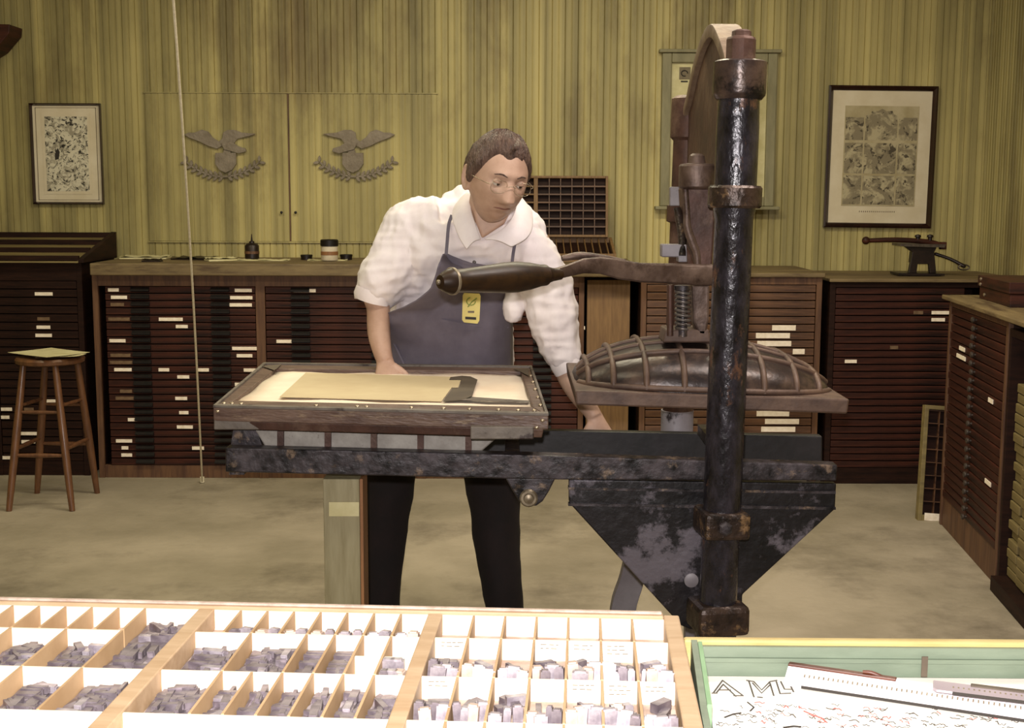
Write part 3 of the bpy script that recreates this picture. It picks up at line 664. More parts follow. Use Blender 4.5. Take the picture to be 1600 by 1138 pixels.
def at(l, z): f_, t_ = l; return f_.lerp(t_, (z-f_.z)/(t_.z-f_.z))
for i in range(4):
    j = (i+1) % 4; z = (.27, .30, .27, .30)[i]
    for dz, rr_ in ((0, .0105), (.21, .009)):
        mb = MB(); A_, B_ = at(legs[i], z+dz), at(legs[j], z+dz); mb.tube([A_, A_.lerp(B_, .5), B_], [rr_*.8, rr_*1.15, rr_*.8], 10); mb.build('rung', 'stool', r, 60)
def papersheet(c, w, d, rot, m, label, curl=.01, z=0):
    T = Matrix.Translation(c) @ Matrix.Rotation(rot, 4, 'Z')
    mb = MB(); n = 10; G = [[T @ Vector((-w/2+w*i/n, -d/2+d*j/n, z+curl*((i/n-.5)**2+(j/n-.5)**2))) for i in range(n+1)] for j in range(n+1)]
    mb.grid(G); return tag(mb.build('paper_sheet', m, solid=.001), label, 'paper', 'papers on the stool')
papersheet((sx+.06, sy-.04, zs+.003), .22, .16, .35, 'carddim', 'brown folded sheet underneath the top paper on the stool', .012)
papersheet((sx+.08, sy-.06, zs+.008), .2, .12, -.3, 'oldpaper', 'small curled sheet sticking out below the top paper on the stool', .014)
papersheet((sx-.005, sy, zs+.014), .32, .25, -.62, 'oldpaper', 'pale yellowish sheet lying on top on the stool seat', .006)
# ------------------------------------------------------------------ the hand press
YR = 3.30                                   # plane of the front rail
press = thing('hand_press', (.57, 3.62, 0), 'large black and rusty cast iron hand printing press in front of the man', 'printing press')
def poly(pts, Y): return [P(x, y, Y) for x, y in pts]
# front column with cap, nut, collars and foot
YC_ = 3.2
top = P(1157, 95, YC_); bot = P(1120, 985, YC_); ax = (bot-top).normalized(); Lc = (bot-top).length
px2m = YC_/F
def col_at(py): 
    t = (top.z - P(1140, py, YC_).z)/(-ax.z); return t
mb = MB(); t0, t1 = col_at(150), col_at(945)
mb.lathe([(t0, .050), (col_at(200), .0525), (col_at(288), .0525), (col_at(300), .052), (col_at(330), .052), (col_at(345), .0475), (col_at(560), .048), (col_at(790), .0485), (col_at(812), .0485), (col_at(840), .047), (t1, .048)], top, bot, 40)
mb.build('front_column', 'column', press, 35)
mb = MB(); mb.lathe([(0, .058), (.004, .065), (col_at(146), .065), (col_at(150), .063), (col_at(156), .055)], top, bot, 40)
mb.build('column_cap', 'cap', press, 35)
mb = MB(); q = top
mb.lathe([(-.074, .018), (-.07, .024), (-.058, .0245), (-.056, .034), (-.05, .0365), (-.002, .0365), (0, .038)], top, bot, 8)
mb.build('column_nut', 'rust', press, 20, bevel=.003)
def octa(mb, py0, py1, r, seg=24):
    mb.lathe([(col_at(py0), r*.93), (col_at(py0)+.006, r), (col_at(py1)-.006, r), (col_at(py1), r*.93)], top, bot, seg)
mb = MB(); octa(mb, 290, 325, .067); mb.build('column_collar', 'collar', press, 30)
mb = MB(); c = top+ax*((col_at(795)+col_at(837))/2)
Tc = Matrix.Translation(c) @ Matrix.Rotation(R(1.2), 4, 'Y') @ Matrix.Rotation(R(8), 4, 'Z')
mb.cbox((0, 0, 0), (.118, .125, .068), Tc); mb.build('clamp_block', 'collar', press, bevel=.01)
mb = MB(); mb.lathe([(0, .018), (.012, .018), (.016, .012)], c+Vector((.0, -.062, 0)), c+Vector((0, -1, 0)), 6); mb.build('clamp_bolt', 'iron', press, 20)
mb = MB(); c = top+ax*((col_at(938)+col_at(986))/2)
Tc = Matrix.Translation(c) @ Matrix.Rotation(R(10), 4, 'Z')
mb.cbox((0, 0, 0), (.135, .13, .078), Tc); mb.build('column_foot', 'collar', press, bevel=.014)
# leg below the front foot and the splayed rear legs
def leg(pts, w, m='greyiron'):
    mb = MB(); q = catmull(pts, 4); rings = []
    for i, p in enumerate(q):
        d = (q[min(i+1, len(q)-1)]-q[max(i-1, 0)]).normalized(); x = d.cross(Vector((0, 1, 0))).normalized(); y = d.cross(x)
        ww = w*(1+.25*i/len(q)); rings.append([p+x*a*ww/2+y*b*.02 for a, b in ((-1, -1.4), (-.8, -1.4), (-.72, -.6), (.72, -.6), (.8, -1.4), (1, -1.4), (1, 1), (-1, 1))])
    mb.loft(rings); return mb.build('leg', m, press, bevel=.002)
f = top+ax*(col_at(986)); leg([f+Vector((0, .02, .01)), f+Vector((0, .0, -.16)), f+Vector((.0, -.02, -.34)), Vector((f.x+.0, f.y-.04, .003))], .1, 'iron')
g = PZ(958, 1004, 0); leg([P(1004, 800, 3.975), P(998, 850, 3.98), P(987, 905, 3.99), P(973, 955, 4.0), Vector((g.x, 4.02, .003))], .068)
g2 = P(1090, 825, 3.975); leg([g2, g2+Vector((0, 0, -.12)), g2+Vector((.0, .01, -.25)), Vector((g2.x+.01, 4.0, .003))], .06)
# head casting: a deep arch from the front column to the back column
X0, X1 = .532, .606
YBk = 4.12
def ph(Y, Z, x=X0): return Vector((x, Y, Z))
def zz(py, Y): return P(1100, py, Y).z
out = [ph(3.245, zz(150, 3.245)), ph(3.25, zz(118, 3.25)), ph(3.31, zz(88, 3.31)), ph(3.42, zz(58, 3.42)), ph(3.52, zz(42, 3.52)), ph(3.62, zz(45, 3.62)), ph(3.74, zz(66, 3.74)), ph(3.88, zz(105, 3.88)), ph(4.0, zz(150, 4.0)), ph(4.1, zz(178, 4.1)), ph(4.14, zz(205, 4.14)),
       ph(4.14, zz(292, 4.14)), ph(3.95, zz(270, 3.95)), ph(3.65, zz(265, 3.65)), ph(3.35, zz(268, 3.3)), ph(3.245, zz(285, 3.245))]
mb = MB(); mb.prism([p+Vector((.016, 0, 0)) for p in out], (X1-X0-.03, 0, 0)); mb.build('head_casting', 'rust', press, bevel=.004)
# raised rim over the arch
mb = MB(); arch = out[:11]; rings = []
cpt = Vector((X0, 3.6, 1.6))
for p in catmull(arch, 3):
    n = (p-cpt); n.x = 0; n.normalize()
    rings.append([p+n*.006+Vector((0, 0, 0)), p+n*.006+Vector((X1-X0, 0, 0)), p-n*.03+Vector((X1-X0, 0, 0)), p-n*.03])
M['archrim'] = mat('bare_arch_rim', '#86735f', '#5c4638', 10, .55, .2, bump=.3, bscale=30)
mb.loft(rings); mb.build('arch_rim', 'archrim', press, 40, bevel=.004)
# back column
bt = Vector((.562, 4.12, zz(150, 4.12))); bb = Vector((.535, 4.12, .5))
mb = MB(); mb.lathe([(0, .045), (.01, .06), (.13, .06), (.14, .05), (.34, .05), (.345, .062), (.395, .062), (.4, .05), (1.35, .05)], bt, bb, 28); mb.build('back_column', 'rust', press, 35)
# boss and toggle in the middle
YT = 3.48
def tp(px, py, dy=0): return P(px, py, YT+dy)
c = tp(1089, 240)
mb = MB(); mb.lathe([(0, .012), (.006, .02), (.026, .024), (.028, .044), (.034, .048), (.088, .048), (.094, .042)], c, c-Vector((0, 0, 1)), 28); mb.build('boss', 'worn', press, 30)
mb = MB(); mb.prism([tp(*q) for q in ((1066,293),(1117,293),(1117,350),(1114,400),(1112,447),(1096,447),(1093,420),(1084,395),(1074,375),(1070,350),(1068,320))], (0, .09, 0)); mb.build('toggle', 'rust', press, bevel=.006)
mb = MB(); pts = [tp(1071, 296, -.02), tp(1073, 330, -.02), tp(1074, 355, -.02), tp(1082, 380, -.02), tp(1089, 400, -.02), tp(1090, 440, -.02)]
mb.tube(pts, [.008, .009, .011, .012, .01, .009], 10, 4); mb.build('toggle_link', 'worn', press, 50)
mb = MB(); pts = [tp(1058, 325, .05), tp(1062, 345, .04), tp(1066, 370, .02), tp(1066, 400, .0)]
mb.tube(pts, [.01, .012, .012, .01], 10, 4); mb.build('toggle_link', 'collar', press, 50)
mb = MB(); mb.prism([tp(*q) for q in ((1034,382),(1073,382),(1074,410),(1060,410),(1060,402),(1034,402))], (0, .05, 0)); mb.build('stop_lug', 'greyiron', press, bevel=.003)
mb = MB(); mb.prism([P(x, y, 4.05) for x, y in ((1047,292),(1062,292),(1062,322),(1047,322))], (0, .03, 0)); mb.build('stop_lug', 'greyiron', press, bevel=.003)
# screw spring, rod and chill below the bar
mb = MB(); n = 150; sp = [tp(1067, 452+62*i/n)+Vector((.019*math.cos(i*.37), .019*math.sin(i*.37), 0)) for i in range(n+1)]
mb.tube(sp, .0042, 6); mb.build('spring', 'steel', press, 60)
mb = MB(); mb.lathe([(0, .012), (.14, .012)], tp(1067, 446), tp(1067, 600), 12); mb.lathe([(.0, .024), (.012, .024)], tp(1067, 446), tp(1067, 600), 12); mb.build('spring_rod', 'iron', press, 40)
mb = MB(); mb.lathe([(0, .009), (.14, .009)], tp(1047, 445), tp(1047, 600), 12); mb.build('tie_rod', 'rust', press, 40)
mb = MB(); mb.prism([tp(*q) for q in ((1081,445),(1109,445),(1108,500),(1103,525),(1092,524),(1084,505))], (0, .07, 0)); mb.build('chill', 'worn', press, bevel=.006)
mb = MB(); mb.prism([tp(*q) for q in ((1040,515),(1108,515),(1112,536),(1036,536))], (0, .12, 0)); mb.build('platen_boss', 'platenrib', press, bevel=.005)
# the bar and its turned handle
bar = [((1112, 413), (1112, 446), 3.46), ((1088, 413), (1088, 446), 3.44), ((1045, 412), (1045, 443), 3.41), ((1000, 411), (1000, 441), 3.38), ((965, 405), (965, 436), 3.34), ((938, 402), (938, 428), 3.30), ((912, 404), (912, 427), 3.26), ((885, 414), (885, 433), 3.22), ((862, 421), (862, 438), 3.19)]
mb = MB(); rings = []
for (a_, b_, Y) in bar:
    A_, B_ = P(*a_, Y), P(*b_, Y); h = (A_-B_).length
    t = .018 if a_[0] > 950 else .013; m_ = (A_+B_)/2; dz = (A_-B_)/2
    rings.append([m_+dz*1.0+Vector((0, -t*.6, 0)), m_+dz*.8+Vector((0, -t, 0)), m_-dz*.8+Vector((0, -t, 0)), m_-dz+Vector((0, -t*.6, 0)), m_-dz+Vector((0, t*.6, 0)), m_-dz*.8+Vector((0, t, 0)), m_+dz*.8+Vector((0, t, 0)), m_+dz+Vector((0, t*.6, 0))])
mb.loft(rings); mb.build('bar', 'worn', press, 50)
mb = MB(); mb.tube([P(878, 404, 3.3), P(905, 400, 3.31), P(940, 404, 3.33), P(975, 410, 3.36)], [.010, .015, .015, .012], 10, 4, asp=.7); mb.build('bar_splice', 'worn', press, 50)
A_, B_ = P(686, 441, 2.95), P(868, 429, 3.19); Lh = (B_-A_).length; k = Lh/182
prof = [(0, .004), (.003, .016), (8*k, .024), (16*k, .0305), (20*k, .0315), (22*k, .0285), (24*k, .0275), (40*k, .0280), (70*k, .0325), (100*k, .0372), (118*k, .0375), (140*k, .033), (156*k, .027), (164*k, .0265), (166*k, .022), (176*k, .017), (190*k, .014)]
mb = MB(); mb.lathe(prof, A_, B_, 36); h_ = mb.build('bar_handle', 'handle', press, 40)
mb = MB(); mb.lathe([(17*k, .0312), (17.5*k, .0325), (20.5*k, .0325), (21*k, .031)], A_, B_, 36); mb.build('ferrule', 'brass', h_, 30)
mb = MB(); mb.sphere(A_+(B_-A_).normalized()*-.001, .006); mb.build('end_screw', 'brass', h_, 60)
# platen: slab with a ribbed dome
YP = 3.36; YPb = 3.93
zs0 = P(1110, 640, YP).z; zs1 = P(1110, 617, YP).z
xl_, xr_ = P(898, 622, YP).x, P(1327, 636, YP).x
tilt = (P(898, 622, YP).z-P(1327, 636, YP).z)/(xr_-xl_)
def pl(x, y, z): return Vector((x, y, z+tilt*((xl_+xr_)/2-x)))
mb = MB()
mb.hexa([pl(xl_+.004, YP, zs0), pl(xr_-.004, YP, zs0), pl(xr_-.004, YPb, zs0), pl(xl_+.004, YPb, zs0)], [pl(xl_, YP, zs1), pl(xr_, YP, zs1), pl(xr_, YPb, zs1), pl(xl_, YPb, zs1)])
plt = mb.build('platen', 'platenrib', press, bevel=.005)
cxm = (xl_+xr_)/2; cym = (YP+YPb)/2; Wd = (xr_-xl_)/2-.008; Dd = (YPb-YP)/2-.012
HZ = P(1100, 527, cym).z-zs1
def dome(s, t, off=0.0):                    # s -1..1 along, t 0..pi front to back
    h = HZ*max(1-abs(s)**2.15, 0)**.62*(1-.06*s)
    w = Dd*(.30+.70*max(1-abs(s)**2.6, 0)**.5)
    cy, sy = math.cos(t), math.sin(t)
    cy = math.copysign(abs(cy)**.75, cy); sy = abs(sy)**.85
    return pl(cxm+s*Wd*(1+off*.3), cym-(w+off)*cy, zs1-.002+(h+off)*sy)
mb = MB(); ns, nt_ = 60, 28
mb.grid([[dome(-1+2*i/ns, math.pi*j/nt_) for i in range(ns+1)] for j in range(nt_+1)]); mb.build('platen_dome', 'platen', plt, 60)
for s in [-.9, -.72, -.48, -.2, .1, .4, .66, .86]:
    mb = MB(); mb.tube([dome(s, math.pi*(.01+.98*j/24), .002) for j in range(25)], .0085, 8); mb.build('dome_rib', 'platenrib', plt, 60)
for t in (.02, .30, .42, .5):
    mb = MB(); mb.tube([dome(-.97+1.94*i/40, math.pi*t, .002) for i in range(41)], .0085 if t < .4 else .006, 8); mb.build('dome_rib', 'platenrib', plt, 60)
M['blackpaint'] = mat('black_paint', '#121013', '#211d20', 9, .5, .1, bump=.15, bscale=20)
mb = MB(); q = P(1058, 655, 4.12); mb.lathe([(0, .053), (.25, .053)], q+Vector((0, 0, .03)), q-Vector((0, 0, 1)), 24); mb.build('column_sleeve', 'greyiron', press, 35)
# rails, side plates, ties
def rail(pts4, Y, d, name, m):
    mb = MB(); a = poly(pts4, Y); mb.prism(a, (0, d, 0)); return mb.build(name, m, press, bevel=.004)
rail([(352,738),(352,700),(850,712),(1309,727),(1307,752),(850,750)], YR, .05, 'rail', 'iron')
rail([(395,716),(395,664),(840,673),(1285,682),(1285,722),(840,726)], 3.92, .04, 'rail', 'blackpaint')
M['plate'] = mat('side_plate_iron', '#0f0d0f', '#231f22', 8, .38, .25, bump=.3, bscale=26, c3='#69636b', s3=3.3, lo3=.53, hi3=.58)
rail([(889,750),(1307,756),(1305,796),(1160,930),(1160,982),(1078,984),(1064,978),(889,786)], YR+.012, .03, 'side_plate', 'plate')
mb = MB(); mb.prism(poly([(888,762),(1306,768),(1306,772),(888,766)], YR+.006), (0, .03, 0)); mb.prism(poly([(888,787),(1306,793),(1306,797),(888,791)], YR+.006), (0, .02, 0)); mb.build('rail_flange', 'iron', press)
rail([(875,715),(1225,715),(1225,745),(1120,856),(1045,856),(880,735)], 3.955, .03, 'side_plate', 'iron')
mb = MB(); a = P(1080, 907, YR+.012); mb.lathe([(0, .019), (.004, .019), (.006, .015)], a, a-Vector((0, 1, 0)), 24); mb.build('rivet', 'greyiron', press, 40)
for px in (370, 800, 1150):
    a = P(px, 730, YR+.05); mb = MB(); mb.box((a.x-.02, YR+.045, a.z-.02), (a.x+.02, 3.925, a.z+.012)); mb.build('cross_tie', 'iron', press)
mb = MB(); mb.prism(poly([(790,748),(868,748),(858,768),(848,784),(838,791),(822,792),(811,784),(800,766)], YR+.004), (0, .04, 0)); lug = mb.build('lug', 'iron', press, bevel=.004)
a = P(826, 778, YR+.004); mb = MB(); mb.lathe([(0, .024), (.006, .024), (.01, .02)], a, a-Vector((0, 1, 0)), 24); mb.lathe([(.01, .014), (.016, .012), (.019, .004)], a, a-Vector((0, 1, 0)), 16); mb.build('bolt', 'brass', lug, 40)
# post under the left end
a0 = P(508, 748, 3.4); a1 = P(564, 748, 3.4)
mb = MB(); mb.box((a0.x, 3.36, .0), (a1.x, 3.47, P(530, 749, 3.36).z)); sp_ = mb.build('support_post', 'postgreen', press, bevel=.002)
mb = MB(); mb.box((a1.x+.001, 3.362, .0), (a1.x+.009, 3.47, P(530, 749, 3.36).z)); mb.build('edge_strip', 'orangewood', sp_)
mb = MB(); mb.prism(poly([(514,785),(561,785),(561,807),(514,807)], 3.357), (0, .003, 0)); mb.build('paper_tag', 'oldpaper', sp_)
# bed: coffin with ribs, bed plate, tympan
Zt = P(600, 641, 3.27).z
def tz(px, py, dz=0): return PZ(px, py, Zt+dz)
oc = [tz(333, 637), tz(857, 650), tz(831, 574), tz(412, 569)]
ic = [tz(366, 626), tz(832, 636), tz(814, 580), tz(431, 576)]
mb = MB(); n = 4
for i in range(4):
    j = (i+1) % 4; dn = Vector((0, 0, -.036))
    mb.hexa([oc[i]+dn, oc[j]+dn, ic[j]+dn, ic[i]+dn], [oc[i], oc[j], ic[j], ic[i]])
tf = mb.build('tympan_frame', 'bedwood', press, bevel=.003)
mb = MB()
for i in range(4):
    j = (i+1) % 4; a = oc[i].lerp(ic[i], .0); b = oc[j].lerp(ic[j], .0); c_ = oc[j].lerp(ic[j], .2); d_ = oc[i].lerp(ic[i], .2); up = Vector((0, 0, .006))
    mb.hexa([a, b, c_, d_], [a+up, b+up, c_+up, d_+up])
mb.build('frame_bead', 'bedgrey', tf)
dz = Vector((0, 0, -.012)); mb = MB(); N_ = 14
def bil(c, u, v): return c[0].lerp(c[1], u).lerp(c[3].lerp(c[2], u), v)
ic2 = [p+dz for p in ic]
mb.grid([[bil(ic2, i/N_, j/N_)+Vector((0, 0, .0025*math.sin(i*1.3+j*.9))) for i in range(N_+1)] for j in range(N_+1)])
mb.build('tympan_sheet', 'sheet', tf, 60, solid=.002)
def flat(pts, dz0, name, m, th=.0015, par=tf):
    mb = MB(); mb.prism([tz(x, y, dz0) for x, y in pts], (0, 0, th)); return mb.build(name, m, par)
flat([(437,621),(478,583),(722,590),(716,606),(706,606),(690,628)], -.006, 'packing_sheet', 'tansheet')
flat([(692,628),(707,607),(716,608),(722,594),(702,594),(704,590),(722,588),(735,589),(746,594),(737,622),(722,626)], -.004, 'dark_tape', 'tape')
flat([(722,626),(735,621),(828,627),(826,630),(735,626)], -.004, 'torn_edge', 'bedgrey')
flat([(410,573),(440,570),(432,577),(428,579)], .003, 'corner_patch', 'tape'); flat([(802,577),(826,577),(826,588),(815,582)], .003, 'corner_patch', 'tape')
rr = random.Random(2)
nails = [bil([oc[0], oc[1], ic[1], ic[0]], u, .45)+Vector((0, 0, .002)) for u in (.004, .03, .06, .3, .43, .46, .6, .7, .78, .87, .93, .98)]
nails += [bil([oc[1], oc[2], ic[2], ic[1]], u, .35)+Vector((0, 0, .002)) for u in (.12, .28, .45, .62, .78)]
nails += [oc[1]+Vector((-.015, 0, -.012)), oc[0]+Vector((.012, 0, -.01)), oc[0]+Vector((.05, 0, -.012)), oc[1]+Vector((-.03, -.002, -.03))]
for p in nails: mb = MB(); mb.sphere(p, (.006, .006, .0045), 10, 6); mb.build('nail', 'wire', tf, 60)
cen = (oc[0]+oc[1]+oc[2]+oc[3])/4
def inset(c, k, dzz): return [cen+(p-cen)*k+Vector((0, 0, dzz)) for p in c]
mb = MB(); a = inset(oc, .975, -.037); b = inset(oc, .965, -.060); mb.hexa(b, a); mb.build('bed_plate', 'rust', press, bevel=.003)
# grey iron ends of the bed, then the ribbed coffin
def sidebox(x0, x1, y0, y1, Y, d, name, m, par=press):
    mb = MB(); mb.prism(poly([(x0, y1), (x0, y0), (x1, y0), (x1, y1)], Y), (0, d, 0)); return mb.build(name, m, par, bevel=.003)
Yf = oc[0].y
sidebox(334, 420, 652, 672, oc[0].y+.0, .05, 'bed_end', 'bedgrey'); sidebox(735, 834, 667, 687, oc[1].y+.0, .05, 'bed_end', 'bedgrey')
Yc = Yf+.06
M['coffin'] = mat('coffin_grey', '#a39d94', '#827b73', 12, .5, .1, bump=.2, bscale=24, c3='#4a403a', s3=14, lo3=.6, hi3=.66)
cf = rail([(398,672),(780,682),(752,706),(416,702)], Yc, .5, 'coffin', 'coffin')
for px in (438, 512, 584, 657, 732):
    mb = MB(); mb.prism(poly([(px-5, 674), (px+5, 674), (px+5, 704), (px-5, 704)], Yc-.012), (0, .012, 0)); mb.build('coffin_rib', 'rust', cf)
mb = MB(); mb.prism(poly([(365,668),(400,668),(412,704),(360,700)], Yc+.02), (0, .45, 0)); mb.build('bed_slide', 'iron', press)
# rounce crank by the man's hand
a = P(940, 676, 3.99); mb = MB(); mb.tube([Vector((a.x-.05, 3.98, a.z-.05)), Vector((a.x, 4.0, a.z-.03)), Vector((a.x+.012, 4.03, a.z-.015))], .012, 10, 3); mb.tube([Vector((a.x-.05, 3.94, a.z-.05)), Vector((a.x-.05, 4.0, a.z-.05))], .014, 10); mb.build('rounce_crank', 'iron', press, 50)
# ------------------------------------------------------------------ foreground table, type case, tray
ZC = 1.055; RC = R(-3.3)
OC_ = PZ(1037, 967, ZC)
Ti = Matrix.Rotation(-RC, 4, 'Z')
def LC(px, py, z=ZC): return Ti @ (PZ(px, py, z)-OC_)
ZTB = 1.0
# table
tb = thing('work_table', (OC_.x-.2, OC_.y-.35, 0), 'plain wooden table under the type case and the green tray', 'table', rotz=RC, local=True)
mb = MB(); mb.box((-1.2, -.55, ZTB-.035), (1.1, .345, ZTB)); mb.build('table_top', 'casewood', tb, bevel=.004)
mb = MB(); mb.box((-1.1, -.47, ZTB-.12), (1.0, -.44, ZTB-.035)); mb.box((-1.1, .27, ZTB-.12), (1.0, .3, ZTB-.035)); mb.build('apron_board', 'casewood', tb)
for x in (-1.1, .93):
    for y in (-.49, .27):
        mb = MB(); mb.hexa([(x+.01, y+.01, 0), (x+.06, y+.01, 0), (x+.06, y+.06, 0), (x+.01, y+.06, 0)], [(x, y, ZTB-.035), (x+.07, y, ZTB-.035), (x+.07, y+.07, ZTB-.035), (x, y+.07, ZTB-.035)]); mb.build('leg', 'casewood', tb, bevel=.004)
case = thing('type_case', (OC_.x, OC_.y, ZTB), 'large pale wooden type case full of metal type, in the left foreground', 'type case', rotz=RC, local=True)
H = ZC-ZTB; FL = .0295                         # local z of the inner floor
# column and row positions
x3 = [LC(px, 967).x for px in (690,)] ; x3l = LC(690, 965).x; x2r = LC(667, 964).x; x2l = LC(332, 956).x; x1r = LC(308, 954).x; x1l = x1r-(0-x3l)
rows = [LC(1040, y).y for y in (967, 1002.5, 1064, 1134)]; rows.append(rows[-1]-(rows[-2]-rows[-1])); rows.append(rows[-1]-.075)
yfar = .0; ynear = rows[-1]
rim = MB(); rw = .014
rim.box((x1l-.02, 0, 0), (.0, rw, H+.003)); rim.box((x1l-.02, ynear-rw, 0), (.0, ynear, H))
rim.box((.0, ynear-rw, 0), (.019, rw, H)); rim.box((x1l-.04, ynear-rw, 0), (x1l-.02, rw, H))
rim.build('case_rim', 'casewood', case, bevel=.002)
mb = MB(); mb.box((x1l-.02, 0+rw*.25, H+.003), (-.002, rw*.7, H+.006)); mb.build('rim_strip', 'typewood', case, bevel=.001)
mb = MB(); mb.box((x1l-.02, -.0022, FL), (0, -.0002, H-.001)); mb.build('divider', 'caseback', case)
mb = MB(); mb.box((x1l-.02, ynear, FL-.006), (0, 0, FL)); mb.build('case_bottom', 'typewood', case)
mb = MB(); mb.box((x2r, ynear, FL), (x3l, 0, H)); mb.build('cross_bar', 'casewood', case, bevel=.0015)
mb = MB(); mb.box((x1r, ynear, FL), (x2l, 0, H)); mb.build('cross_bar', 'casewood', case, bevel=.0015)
dt = .0028
comps = []                                    # (section, row, index, x0, x1, y0, y1)
def rowline(xa, xb, y, zt=H-.002):
    mb = MB(); mb.box((xa, y-dt/2, FL), (xb, y+dt/2, zt)); mb.build('divider', 'caseback', case)
def collines(xs, ya, yb):
    for x in xs: mb = MB(); mb.box((x-dt/2, yb+dt/2+.0002, FL), (x+dt/2, ya-dt/2-.0004, H-.001)); mb.build('divider', 'divwood_shaded', case)
w3 = (0-x3l)/7
for r_ in range(1, 4): rowline(x3l, 0, rows[r_]); rowline(x2l, x2r, rows[r_])
rowline(x1l, x1r, rows[2]); rowline(x1l, x1r, rows[3])
w2 = (x2r-x2l)/8; w1 = (x1r-x1l)/8
rowline(x1l, x1r-2*w1, rows[1])
c3 = [x3l+w3*i for i in range(1, 7)]
for r_ in range(4): collines(c3, rows[r_], rows[r_+1])
def reg(sec, r_, xs):
    for i in range(len(xs)-1): comps.append((sec, r_, i, xs[i], xs[i+1], rows[r_+1], rows[r_]))
for r_ in range(4): reg(3, r_, [x3l]+c3+[0])
L1 = [x2l+w2*i for i in range(9)]; reg(2, 0, L1); collines(L1[1:-1], rows[0], rows[1])
L2 = [L1[0], L1[2], L1[4], L1[5], L1[6], L1[7], L1[8]]; reg(2, 1, L2); collines(L2[1:-1], rows[1], rows[2])
L3 = [L1[0], L1[2], L1[3], L1[4], L1[5], L1[6], L1[7], L1[8]]; reg(2, 2, L3); collines(L3[1:-1], rows[2], rows[3])
ym = (rows[1]+rows[2])/2; rowline(L1[6], L1[8], ym, H-.004)
K1 = [x1l+w1*i for i in range(9)]; reg(1, 0, [K1[i] for i in range(0, 7)]); collines(K1[1:7], rows[0], rows[1])
K2 = [K1[0], K1[2], K1[4], K1[6]]; reg(1, 1, K2); collines(K2[1:], rows[1], rows[2])
comps.append((1, 1, 3, K1[6], K1[8], rows[2], rows[0]))
K3 = [K1[0], K1[2], K1[4], K1[6], K1[8]]; reg(1, 2, K3); collines(K3[1:-1], rows[2], rows[3])
for c0 in (3,): pass
# type
Tw = Matrix.Translation(OC_-Vector((0, 0, ZC))+Vector((0, 0, ZTB))) @ Matrix.Rotation(RC, 4, 'Z')
def sortmesh(name, w, d, h, m):
    mb = MB(); mb.box((-w/2, -d/2, -h/2), (w/2, d/2, h/2*.86)); mb.box((-w/2*.7, -d/2*.7, h/2*.86), (w/2*.7, d/2*.7, h/2)); mb.box((-w/2*1.0, -d/2-.0003, -h*.2), (w/2, -d/2, -h*.12))
    o = mb.build(name, m); me = o.data; bpy.data.objects.remove(o); return me
lead = [sortmesh('type_sort', .006, .008, .0235, 'lead'), sortmesh('type_sort', .0085, .008, .0235, 'lead'), sortmesh('type_sort', .004, .008, .0235, 'lead'), sortmesh('type_sort', .0075, .011, .0235, 'leadlight')]
blk = [sortmesh('type_block', .013, .011, .0235, 'leadlight'), sortmesh('type_block', .017, .010, .0235, 'leadlight'), sortmesh('type_block', .012, .012, .0235, 'typewood'), sortmesh('type_block', .010, .010, .0235, 'lead')]
rs = random.Random(11)
secn = {1: 'left third', 2: 'middle third', 3: 'right third'}; rown = ['far row', 'second row', 'third row', 'nearest row']
ordn = ['first', 'second', 'third', 'fourth', 'fifth', 'sixth', 'seventh', 'eighth']
def place(me, loc, rot, label, group, cat='type'):
    o = bpy.data.objects.new(me.name.split('.')[0], me); COL.objects.link(o)
    o.matrix_world = Tw @ Matrix.Translation(loc) @ rot; tag(o, label, cat, group)
